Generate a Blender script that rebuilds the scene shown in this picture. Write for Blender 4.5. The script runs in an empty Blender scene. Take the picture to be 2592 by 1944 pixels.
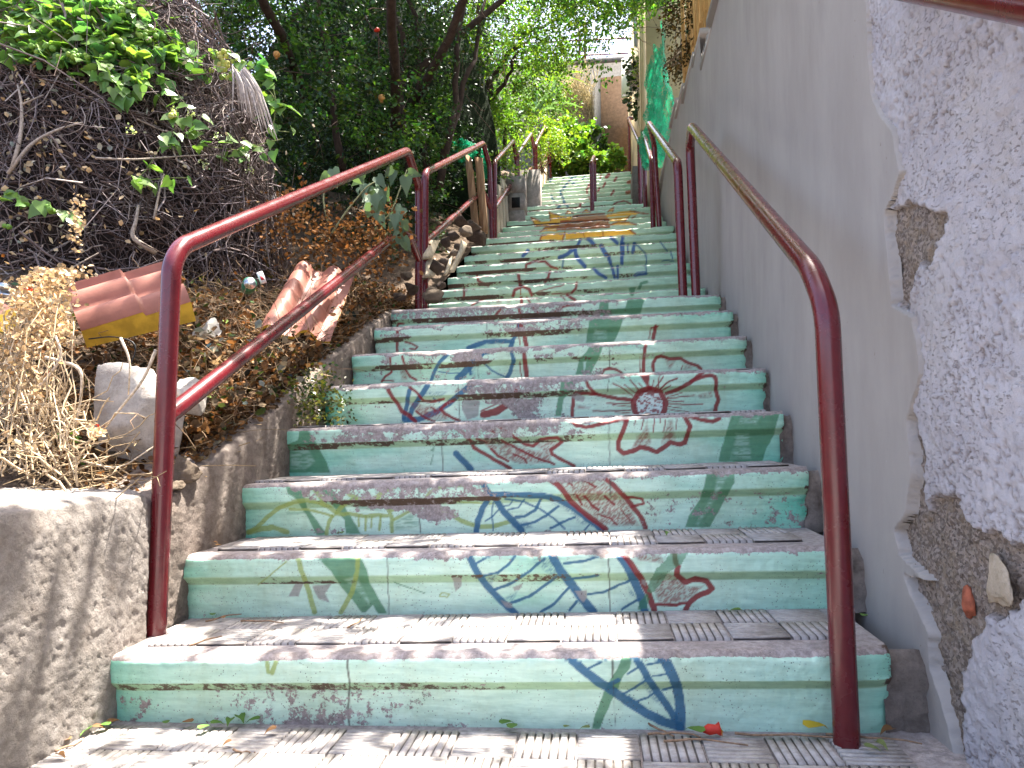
import bpy, bmesh, math, random
import numpy as np
from mathutils import Matrix, Vector

random.seed(11)
rng = np.random.default_rng(11)
scene = bpy.context.scene
COL = scene.collection

# ------------------------------------------------------------------ camera
FPX, PITCH, ROLL, YAW = 1821.83, 0.0678, -0.0051, -0.1208      # focal length in px of a 2592 px wide frame
CAM = np.array([0.1538, -1.5694, 0.6353])
FW = np.array([math.sin(YAW) * math.cos(PITCH), math.cos(YAW) * math.cos(PITCH), math.sin(PITCH)])
_rt = np.array([math.cos(YAW), -math.sin(YAW), 0.0]); _up = np.cross(_rt, FW)
RT = _rt * math.cos(ROLL) + _up * math.sin(ROLL)
UP = -_rt * math.sin(ROLL) + _up * math.cos(ROLL)
cam_data = bpy.data.cameras.new('camera')
cam_data.sensor_width = 36.0
cam_data.lens = 36.0 * FPX / 2592.0
cam_data.clip_start = 0.02
cam_data.clip_end = 500.0
cam = bpy.data.objects.new('camera', cam_data)
COL.objects.link(cam)
cam.matrix_world = Matrix(((RT[0], UP[0], -FW[0], CAM[0]), (RT[1], UP[1], -FW[1], CAM[1]), (RT[2], UP[2], -FW[2], CAM[2]), (0, 0, 0, 1)))
scene.camera = cam

# ------------------------------------------------------------------ light
SUN = np.array([0.20, 0.27, 1.0]); SUN = SUN / np.linalg.norm(SUN)   # direction towards the sun
world = bpy.data.worlds.new('World'); scene.world = world
world.use_nodes = True
wn = world.node_tree
wn.nodes.clear()
sky = wn.nodes.new('ShaderNodeTexSky'); sky.sky_type = 'NISHITA'; sky.sun_disc = False
sky.sun_elevation = math.asin(SUN[2]); sky.sun_rotation = math.atan2(SUN[0], SUN[1])
sky.air_density = 0.7; sky.dust_density = 4.0; sky.ozone_density = 0.6
bg = wn.nodes.new('ShaderNodeBackground'); bg.inputs['Strength'].default_value = 0.15
wo = wn.nodes.new('ShaderNodeOutputWorld')
wn.links.new(sky.outputs[0], bg.inputs[0]); wn.links.new(bg.outputs[0], wo.inputs[0])
sun_data = bpy.data.lights.new('sun', 'SUN'); sun_data.energy = 5.0; sun_data.angle = math.radians(0.53)
sun_data.color = (1.0, 0.95, 0.87)
sun = bpy.data.objects.new('sun', sun_data); COL.objects.link(sun)
sun.rotation_euler = Vector(SUN).to_track_quat('Z', 'Y').to_euler()

scene.view_settings.view_transform = 'Standard'
scene.view_settings.look = 'None'
scene.view_settings.exposure = 2.35
scene.view_settings.gamma = 1.0
scene.render.engine = 'CYCLES'
scene.cycles.max_bounces = 8
scene.cycles.diffuse_bounces = 4
scene.cycles.glossy_bounces = 3
scene.cycles.transmission_bounces = 6
scene.cycles.transparent_max_bounces = 8
scene.cycles.sample_clamp_indirect = 8.0

# ------------------------------------------------------------------ measuring helpers: photograph pixel -> point on a real plane
def ray(px, py):
    return FW + RT * (px - 1296) / FPX + UP * (972 - py) / FPX
def aty(px, py, Y):
    v = ray(px, py); return CAM + v * (Y - CAM[1]) / v[1]
def atx(px, py, X):
    v = ray(px, py); return CAM + v * (X - CAM[0]) / v[0]
def atz(px, py, Z):
    v = ray(px, py); return CAM + v * (Z - CAM[2]) / v[2]
def project(P):
    Q = np.asarray(P) - CAM
    d = np.maximum(Q @ FW, 1e-3)
    return 1296 + FPX * (Q @ RT) / d, 972 - FPX * (Q @ UP) / d

# ------------------------------------------------------------------ noise
def _h(i, j, k, s):
    n = (i * 374761393 + j * 668265263 + k * 2147483647 + s * 1274126177) & 0xffffffff
    n = ((n ^ (n >> 13)) * 1274126177) & 0xffffffff
    n = (n ^ (n >> 16)) & 0xffffffff
    return n.astype(np.float64) / 4294967295.0
def vn(P, s=0):
    P = np.atleast_2d(np.asarray(P, float))
    if P.shape[1] == 2: P = np.c_[P, np.zeros(len(P))]
    f = np.floor(P); t = P - f; t = t * t * (3 - 2 * t); I = f.astype(np.int64)
    r = 0
    for a in (0, 1):
        for b in (0, 1):
            for c in (0, 1):
                w = (t[:, 0] if a else 1 - t[:, 0]) * (t[:, 1] if b else 1 - t[:, 1]) * (t[:, 2] if c else 1 - t[:, 2])
                r = r + w * _h(I[:, 0] + a, I[:, 1] + b, I[:, 2] + c, s)
    return r
def fbm(P, o=4, s=0):
    P = np.atleast_2d(np.asarray(P, float)); r = 0; a = .5; n = 0
    for k in range(o):
        r = r + a * vn(P * 2 ** k + 17.3 * k, s + k); n += a; a *= .5
    return r / n
def sst(a, b, x):
    t = np.clip((x - a) / (b - a), 0, 1); return t * t * (3 - 2 * t)

# ------------------------------------------------------------------ mesh + object helpers
def mesh(name, V, F, mats=None, smooth=False, cols=None, mi=None):
    V = np.asarray(V, np.float32)
    me = bpy.data.meshes.new(name)
    if isinstance(F, np.ndarray) and F.ndim == 2:
        k = F.shape[1]; lt = np.full(len(F), k, np.int32); li = F.ravel().astype(np.int32)
    else:
        lt = np.array([len(f) for f in F], np.int32); li = np.concatenate([np.asarray(f) for f in F]).astype(np.int32)
    me.vertices.add(len(V)); me.vertices.foreach_set('co', V.ravel())
    me.loops.add(len(li)); me.loops.foreach_set('vertex_index', li)
    me.polygons.add(len(lt)); st = np.zeros(len(lt), np.int32); st[1:] = np.cumsum(lt)[:-1]
    me.polygons.foreach_set('loop_start', st)
    try: me.polygons.foreach_set('loop_total', lt)
    except Exception: pass
    if mi is not None: me.polygons.foreach_set('material_index', np.asarray(mi, np.int32))
    if smooth: me.polygons.foreach_set('use_smooth', np.ones(len(lt), bool))
    me.update(calc_edges=True)
    if cols:
        for nm, C in cols.items():
            C = np.asarray(C, np.float32)
            if C.ndim == 1:
                at = me.attributes.new(nm, 'FLOAT', 'POINT'); at.data.foreach_set('value', C)
            else:
                if C.shape[1] == 3: C = np.c_[C, np.ones(len(C), np.float32)]
                at = me.attributes.new(nm, 'FLOAT_COLOR', 'POINT'); at.data.foreach_set('color', C.astype(np.float32).ravel())
    if mats is not None:
        for m in (mats if isinstance(mats, (list, tuple)) else [mats]): me.materials.append(m)
    me.validate()
    return me
def link(name, me, parent=None, loc=None):
    o = bpy.data.objects.new(name, me); COL.objects.link(o)
    if parent is not None: o.parent = parent
    if loc is not None: o.location = loc
    return o
def obj(name, V, F, mats, parent=None, **k):
    return link(name, mesh(name, V, F, mats, **k), parent)
def tag(o, label, cat, group=None):
    o['label'] = label; o['category'] = cat
    if group: o['group'] = group
    return o
def struct(o): o['kind'] = 'structure'; return o
def stuff(o): o['kind'] = 'stuff'; return o
def empty(name, loc, label, cat, group=None):
    o = bpy.data.objects.new(name, None); COL.objects.link(o); o.empty_display_size = .1
    o.location = loc; tag(o, label, cat, group)
    return o
def part(name, V, F, mats, root, kind=None, **k):
    """part given in world coordinates, stored relative to its thing"""
    V = np.asarray(V, float) - np.array(root.location) if root.parent is None else np.asarray(V, float) - np.array(root.parent.location) - np.array(root.location)
    o = obj(name, V, F, mats, root, **k)
    if kind: o['kind'] = kind
    return o
class MB:
    def __init__(s): s.V = []; s.F = []; s.n = 0; s.C = []
    def add(s, V, F, c=None):
        V = np.asarray(V, float); s.V.append(V); s.F += [[i + s.n for i in f] for f in F]; s.n += len(V)
        if c is not None: s.C.append(np.tile(np.asarray(c, float), (len(V), 1)))
    def box(s, a, b, c=None):
        x0, y0, z0 = a; x1, y1, z1 = b
        s.add([(x0, y0, z0), (x1, y0, z0), (x1, y1, z0), (x0, y1, z0), (x0, y0, z1), (x1, y0, z1), (x1, y1, z1), (x0, y1, z1)],
              [(0, 3, 2, 1), (4, 5, 6, 7), (0, 1, 5, 4), (1, 2, 6, 5), (2, 3, 7, 6), (3, 0, 4, 7)], c)
    def tube(s, P, r, n=10, cap=True, c=None):
        V, F = tube(P, r, n, cap); s.add(V, F, c)
    def get(s): return np.concatenate(s.V), s.F
    def cols(s): return {'Col': np.concatenate(s.C)} if s.C else None
def tube(P, r, n=10, cap=True):
    P = np.asarray(P, float); m = len(P)
    r = np.full(m, r) if np.isscalar(r) else np.asarray(r, float)
    T = np.gradient(P, axis=0); T /= np.linalg.norm(T, axis=1)[:, None] + 1e-12
    u = np.cross(T[0], (0, 0, 1.0));
    if np.linalg.norm(u) < 1e-3: u = np.cross(T[0], (1.0, 0, 0))
    u /= np.linalg.norm(u); V = []
    a = np.arange(n) * 2 * math.pi / n
    for i in range(m):
        u = u - T[i] * (u @ T[i]); u /= np.linalg.norm(u) + 1e-12; w = np.cross(T[i], u)
        V.append(P[i] + r[i] * (np.cos(a)[:, None] * u + np.sin(a)[:, None] * w))
    F = [[i * n + j, i * n + (j + 1) % n, (i + 1) * n + (j + 1) % n, (i + 1) * n + j] for i in range(m - 1) for j in range(n)]
    if cap: F += [list(range(n))[::-1], [(m - 1) * n + j for j in range(n)]]
    return np.concatenate(V), F
def fillet(P, r, n=6):
    P = [np.asarray(p, float) for p in P]; out = [P[0]]
    for a, b, c in zip(P[:-2], P[1:-1], P[2:]):
        d1 = a - b; d2 = c - b; l1 = np.linalg.norm(d1); l2 = np.linalg.norm(d2); d1 /= l1; d2 /= l2
        k = min(r, .45 * l1, .45 * l2)
        p0 = b + d1 * k; p2 = b + d2 * k
        for t in np.linspace(0, 1, n): out.append((1 - t) ** 2 * p0 + 2 * t * (1 - t) * b + t * t * p2)
    out.append(P[-1]); return out
def resample(P, step):
    P = np.asarray(P, float); d = np.r_[0, np.cumsum(np.linalg.norm(np.diff(P, axis=0), axis=1))]
    t = np.linspace(0, d[-1], max(2, int(d[-1] / step) + 1))
    return np.stack([np.interp(t, d, P[:, k]) for k in range(3)], 1)
def grid_faces(nu, nv, keep=None):
    i, j = np.meshgrid(np.arange(nu - 1), np.arange(nv - 1), indexing='ij')
    a = (i * nv + j).ravel()
    F = np.stack([a, a + nv, a + nv + 1, a + 1], 1)
    return F if keep is None else F[keep.ravel()]

# ------------------------------------------------------------------ node material helpers
class Mat:
    def __init__(s, name):
        s.m = bpy.data.materials.new(name); s.m.use_nodes = True; s.t = s.m.node_tree
        s.t.nodes.clear(); s.out = s.n('ShaderNodeOutputMaterial')
    def n(s, ty, **k):
        nd = s.t.nodes.new(ty)
        for a, v in k.items(): setattr(nd, a, v)
        return nd
    def set(s, nd, i, v):
        if isinstance(v, bpy.types.NodeSocket): s.t.links.new(v, nd.inputs[i])
        elif v is not None:
            if isinstance(v, (tuple, list)) and len(v) == 3 and nd.inputs[i].type == 'RGBA': v = (*v, 1)
            nd.inputs[i].default_value = v
    def coord(s, scale=(1, 1, 1), kind='Object'):
        if kind == 'Position': c = s.n('ShaderNodeNewGeometry').outputs['Position']
        else: c = s.n('ShaderNodeTexCoord').outputs[kind]
        mp = s.n('ShaderNodeMapping'); s.set(mp, 0, c); s.set(mp, 'Scale', tuple(scale) if not np.isscalar(scale) else (scale,) * 3)
        return mp.outputs[0]
    def noise(s, scale, detail=4, rough=.6, co=None, dist=0):
        nd = s.n('ShaderNodeTexNoise'); s.set(nd, 'Scale', scale); s.set(nd, 'Detail', detail); s.set(nd, 'Roughness', rough); s.set(nd, 'Distortion', dist)
        if co is None: co = s.n('ShaderNodeNewGeometry').outputs['Position']
        s.set(nd, 'Vector', co); return nd.outputs['Fac']
    def voro(s, scale, co=None, feat='F1', out='Distance'):
        nd = s.n('ShaderNodeTexVoronoi'); nd.feature = feat; s.set(nd, 'Scale', scale)
        if co is None: co = s.n('ShaderNodeNewGeometry').outputs['Position']
        s.set(nd, 'Vector', co); return nd.outputs[out]
    def ramp(s, f, a, b, lo=0., hi=1.):
        nd = s.n('ShaderNodeMapRange'); nd.interpolation_type = 'SMOOTHSTEP'
        s.set(nd, 0, f); s.set(nd, 1, a); s.set(nd, 2, b); s.set(nd, 3, lo); s.set(nd, 4, hi); return nd.outputs[0]
    def mix(s, f, a, b, mode='MIX'):
        nd = s.n('ShaderNodeMix'); nd.data_type = 'RGBA'; nd.blend_type = mode
        s.set(nd, 0, f); s.set(nd, 6, a); s.set(nd, 7, b); return nd.outputs[2]
    def math(s, op, a, b=None, c=None):
        nd = s.n('ShaderNodeMath'); nd.operation = op; s.set(nd, 0, a)
        if b is not None: s.set(nd, 1, b)
        if c is not None: s.set(nd, 2, c)
        return nd.outputs[0]
    def attr(s, name, out='Color'):
        nd = s.n('ShaderNodeAttribute'); nd.attribute_name = name; return nd.outputs[out]
    def bump(s, h, strength=.3, dist=.01, nrm=None):
        nd = s.n('ShaderNodeBump'); s.set(nd, 'Strength', strength); s.set(nd, 'Distance', dist); s.set(nd, 'Height', h)
        if nrm is not None: s.set(nd, 'Normal', nrm)
        return nd.outputs[0]
    def pbr(s, col, rough=.7, nrm=None, metal=0, spec=.5, **k):
        p = s.n('ShaderNodeBsdfPrincipled'); s.set(p, 'Base Color', col); s.set(p, 'Roughness', rough); s.set(p, 'Metallic', metal); s.set(p, 'Specular IOR Level', spec)
        if nrm is not None: s.set(p, 'Normal', nrm)
        for a, v in k.items(): s.set(p, a.replace('_', ' '), v)
        return p.outputs[0]
    def done(s, sh): s.t.links.new(sh, s.out.inputs[0]); return s.m

def mat_simple(name, col, rough=.7, var=.25, scale=20, bump=.2, bscale=80, spec=.3):
    m = Mat(name); n1 = m.noise(scale, 5); c = m.mix(m.ramp(n1, .3, .7), tuple(v * (1 - var) for v in col), tuple(min(1, v * (1 + var)) for v in col))
    return m.done(m.pbr(c, rough, m.bump(m.noise(bscale, 4), bump, .004), spec=spec))
def mat_leaf(name, col, trans=.35, rough=.45, spec=.35, warm=(1.0, 1.15, .45)):
    m = Mat(name); c = m.mix(1.0, col, m.attr('Col'), 'MULTIPLY')
    a = m.pbr(c, rough, spec=spec)
    t = m.n('ShaderNodeBsdfTranslucent'); m.set(t, 0, m.mix(1.0, c, warm, 'MULTIPLY'))
    x = m.n('ShaderNodeMixShader'); m.set(x, 0, trans); m.t.links.new(a, x.inputs[1]); m.t.links.new(t.outputs[0], x.inputs[2])
    return m.done(x.outputs[0])
def mat_col(name, rough=.8, var=.2, scale=60, spec=.2, bump=.0):
    """colour comes from the vertex colour of each piece"""
    m = Mat(name); c = m.mix(m.ramp(m.noise(scale, 4), .3, .7), m.mix(1., m.attr('Col'), (1 - var,) * 3, 'MULTIPLY'), m.mix(1., m.attr('Col'), (1 + var,) * 3, 'MULTIPLY'))
    return m.done(m.pbr(c, rough, m.bump(m.noise(scale * 4, 3), bump, .003) if bump else None, spec=spec))

# ================================================================== materials of the setting
def make_riser_mat():
    m = Mat('painted_riser'); P = m.coord(1, 'Position')
    paint = m.attr('paint'); wear = m.attr('wear', 'Fac'); dirt = m.attr('dirt', 'Fac')
    n = m.noise(34, 9, .72); nf = m.noise(160, 5, .7)
    nn = m.math('ADD', m.math('MULTIPLY', n, .72), m.math('MULTIPLY', nf, .28))
    bare = m.ramp(m.math('ADD', nn, m.math('MULTIPLY', m.math('SUBTRACT', wear, .5), .62)), .53, .57)
    brush = m.noise(9, 6, .7, m.coord((1, 1, 7), 'Position'))
    pc = m.mix(m.ramp(brush, .25, .75), m.mix(1., paint, (.76, .82, .80), 'MULTIPLY'), m.mix(1., paint, (1.10, 1.07, 1.06), 'MULTIPLY'))
    cement = m.mix(m.ramp(m.noise(70, 6, .75), .35, .68), (.25, .21, .20), (.44, .39, .375))
    c = m.mix(bare, pc, cement)
    dn = m.noise(45, 8, .75)
    dm = m.ramp(m.math('ADD', dn, m.math('MULTIPLY', m.math('SUBTRACT', dirt, .5), .7)), .50, .60)
    c = m.mix(dm, c, m.mix(m.noise(90, 4), (.055, .035, .025), (.15, .10, .07)))
    pit = m.ramp(m.voro(130), .20, .12); pit = m.math('MULTIPLY', pit, m.ramp(m.noise(11, 3), .40, .58))
    c = m.mix(m.math('MULTIPLY', pit, .75), c, (.07, .06, .055))
    film = m.ramp(m.noise(5, 7, .75, m.coord((1, 1, .45), 'Position')), .40, .75, 0, .65)
    c = m.mix(film, c, m.mix(1., c, (.78, .72, .62), 'MULTIPLY'))
    b = m.bump(m.math('SUBTRACT', m.math('MULTIPLY', nf, .5), m.math('ADD', m.math('MULTIPLY', bare, .5), pit)), .55, .003)
    return m.done(m.pbr(c, m.ramp(bare, 0, 1, .55, .9), b, spec=.3))
def make_tread_mat():
    m = Mat('tread_cement')
    c = m.mix(m.ramp(m.noise(60, 7, .75), .32, .7), (.26, .225, .215), (.48, .425, .405))
    c = m.mix(m.ramp(m.noise(6, 5, .7), .45, .75, 0, .5), c, (.17, .13, .11))
    return m.done(m.pbr(c, .9, m.bump(m.noise(190, 4, .7), .6, .004), spec=.2))
def make_tile_mat():
    m = Mat('ribbed_tile_cement')
    oi = m.n('ShaderNodeObjectInfo').outputs['Random']
    c = m.mix(m.ramp(m.noise(40, 7, .75), .3, .72), (.30, .27, .25), (.50, .465, .44))
    c = m.mix(m.math('MULTIPLY', oi, .14), c, (.30, .27, .25))
    z = m.attr('rib', 'Fac')
    c = m.mix(m.ramp(z, .7, .1, 0, .8), c, (.085, .07, .062))
    c = m.mix(m.ramp(m.noise(7, 5, .7), .5, .78, 0, .55), c, (.15, .12, .10))
    return m.done(m.pbr(c, .85, m.bump(m.noise(220, 4, .7), .5, .003), spec=.25))
def make_soil_mat(name='dry_soil', a=(.075, .05, .035), b=(.20, .145, .10)):
    m = Mat(name)
    c = m.mix(m.ramp(m.noise(30, 8, .75), .3, .7), a, b)
    return m.done(m.pbr(c, .95, m.bump(m.noise(60, 6, .75), .9, .03), spec=.1))
def make_stucco_mat(name, a, b, stain=(.16, .11, .08)):
    m = Mat(name)
    c = m.mix(m.ramp(m.noise(18, 8, .75), .3, .7), a, b)
    c = m.mix(m.ramp(m.noise(120, 5, .8), .55, .72, 0, .6), c, tuple(v * .5 for v in a))
    c = m.mix(m.ramp(m.noise(3.1, 6, .7), .5, .75, 0, .55), c, stain)
    return m.done(m.pbr(c, .95, m.bump(m.noise(150, 6, .75), .8, .006), spec=.15))
def make_render_mat():
    m = Mat('grey_cement_render'); st = m.coord((1, 2.0, .7), 'Position')
    c = m.mix(m.ramp(m.noise(2.2, 7, .65, st), .3, .72), (.35, .318, .292), (.415, .38, .352))
    c = m.mix(m.ramp(m.noise(1.1, 5, .6), .4, .7, 0, .5), c, (.40, .368, .345))
    c = m.mix(m.ramp(m.noise(2.2, 6, .7, m.coord((1, 2.2, .8), 'Position')), .5, .8, 0, .4), c, (.25, .232, .22))
    pock = m.math('MULTIPLY', m.ramp(m.noise(70, 3, .6, m.coord((1, 1.4, .7), 'Position')), .70, .75), m.ramp(m.noise(4, 2), .5, .65))
    c = m.mix(pock, c, (.15, .12, .10))
    h = m.math('ADD', m.math('MULTIPLY', m.noise(420, 3, .7), .5), m.math('SUBTRACT', m.noise(9, 5), m.math('MULTIPLY', pock, 2.)))
    return m.done(m.pbr(c, .88, m.bump(h, .28, .006), spec=.2))
def make_rough_mat():
    m = Mat('lavender_rough_plaster'); ex = m.attr('exposed', 'Fac'); cav = m.attr('cavity', 'Fac')
    pale = m.mix(m.ramp(m.noise(9, 6, .7), .3, .7), (.46, .43, .455), (.57, .54, .56))
    pale = m.mix(m.ramp(m.noise(3, 5, .7), .45, .7, 0, .55), pale, (.50, .455, .43))
    dots = m.ramp(m.noise(115, 4, .62, m.coord((1, .75, 1.4), 'Position')), .575, .64)
    dots = m.math('MULTIPLY', dots, m.ramp(m.noise(5, 4, .6), .36, .60))
    c = m.mix(m.math('MULTIPLY', dots, .5), pale, (.24, .18, .145))
    c = m.mix(m.math('MULTIPLY', cav, .75), c, (.20, .145, .11))
    ag = m.mix(m.ramp(m.voro(170, out='Color'), .2, .8), (.16, .125, .105), (.36, .30, .26))
    ag = m.mix(m.ramp(m.noise(26, 6, .75), .4, .7, 0, .7), ag, (.31, .235, .16))
    sp = m.ramp(m.voro(95), .22, .12); ag = m.mix(m.math('MULTIPLY', sp, .8), ag, (.075, .065, .06))
    c = m.mix(ex, c, ag)
    h = m.math('SUBTRACT', m.math('MULTIPLY', m.noise(260, 5, .7), .5), m.math('MULTIPLY', dots, 1.))
    return m.done(m.pbr(c, .92, m.bump(h, .8, .009), spec=.2))
def make_pipe_mat():
    m = Mat('dark_red_gloss_paint')
    c = m.mix(m.ramp(m.noise(30, 6, .7), .3, .75), (.100, .0062, .0105), (.130, .0095, .0135))
    ch = m.ramp(m.noise(60, 7, .8), .765, .785); c = m.mix(ch, c, (.33, .25, .22))
    r = m.ramp(m.noise(14, 4), .3, .7, .20, .30)
    return m.done(m.pbr(c, r, m.bump(m.noise(24, 3, .5), .05, .002), spec=.5, Coat_Weight=.35, Coat_Roughness=.14))
M_RISER = make_riser_mat(); M_TREAD = make_tread_mat(); M_TILE = make_tile_mat(); M_SOIL = make_soil_mat()
M_STUCCO = make_stucco_mat('rough_grey_stucco', (.205, .178, .155), (.34, .305, .275))
M_KERB = make_stucco_mat('rough_brown_cement', (.15, .12, .10), (.30, .25, .215))
M_RENDER = make_render_mat(); M_ROUGH = make_rough_mat(); M_PIPE = make_pipe_mat()

# ================================================================== ground far and near
gv = np.array([(-120, -160, -.09), (120, -160, -.09), (120, .2, -.09), (-120, .2, -.09)], float)
M_STREET = mat_simple('street_concrete', (.22, .205, .19), .9, .25, 6)
struct(obj('ground', gv, [(0, 1, 2, 3)], M_STREET))

# ================================================================== staircase: step corners measured from the photograph
TLpx = [(264.6, 1664), (456.5, 1408.5), (600.9, 1227.8), (718.1, 1085.1), (833, 976.6), (897.4, 896.7), (945.7, 827.4), (987.9, 783.7)]
TRpx = [(2256, 1646.2), (2140, 1383.2), (2045.1, 1182.3), (1981.8, 1039.1), (1938.1, 929.7), (1889.9, 847.7), (1858.3, 782), (1829.6, 740.7)]
YS = [0, .326, .651, .978, 1.304, 1.631, 1.957, 2.286, 3.02, 3.43, 3.78, 4.12, 4.46, 4.81, 5.18, 5.60, 6.0, 6.35, 6.73, 7.12, 7.45]
while len(YS) < 29: YS.append(YS[-1] + .345)
NS = len(YS)
SL, SR = [], []
for i in range(NS):
    if i < 8:
        a = aty(*TLpx[i], YS[i]); b = aty(*TRpx[i], YS[i])
        if i == 1: b = a + (b - a) * ((.752 - a[0]) / (b[0] - a[0]))
        if i == 4: a[0] = -.99
        if i == 5: a[0] = -.985
        b[0] = min(b[0] + .005, .80)
    else:
        zc = 1.350 + .17 * (i - 7)
        xl = -.955 if i == 8 else -.99 if i < 14 else -.93 if i == 14 else -.86 if i < 20 else -.84 + (i - 20) * .026
        xr = .83 if i < 12 else .87 if i < 15 else .84 if i < 19 else .72
        a = np.array([xl, YS[i], zc + .0318 * xl]); b = np.array([xr, YS[i], zc + .0318 * xr])
    SL.append(a); SR.append(b)
def step_z(i, x):
    """height of the tread of step i (-1 is the paved landing) at x"""
    if i < 0: return -.0145 + (x + .5) * .0279
    t = (x - SL[i][0]) / (SR[i][0] - SL[i][0]); return SL[i][2] + t * (SR[i][2] - SL[i][2])

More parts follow.
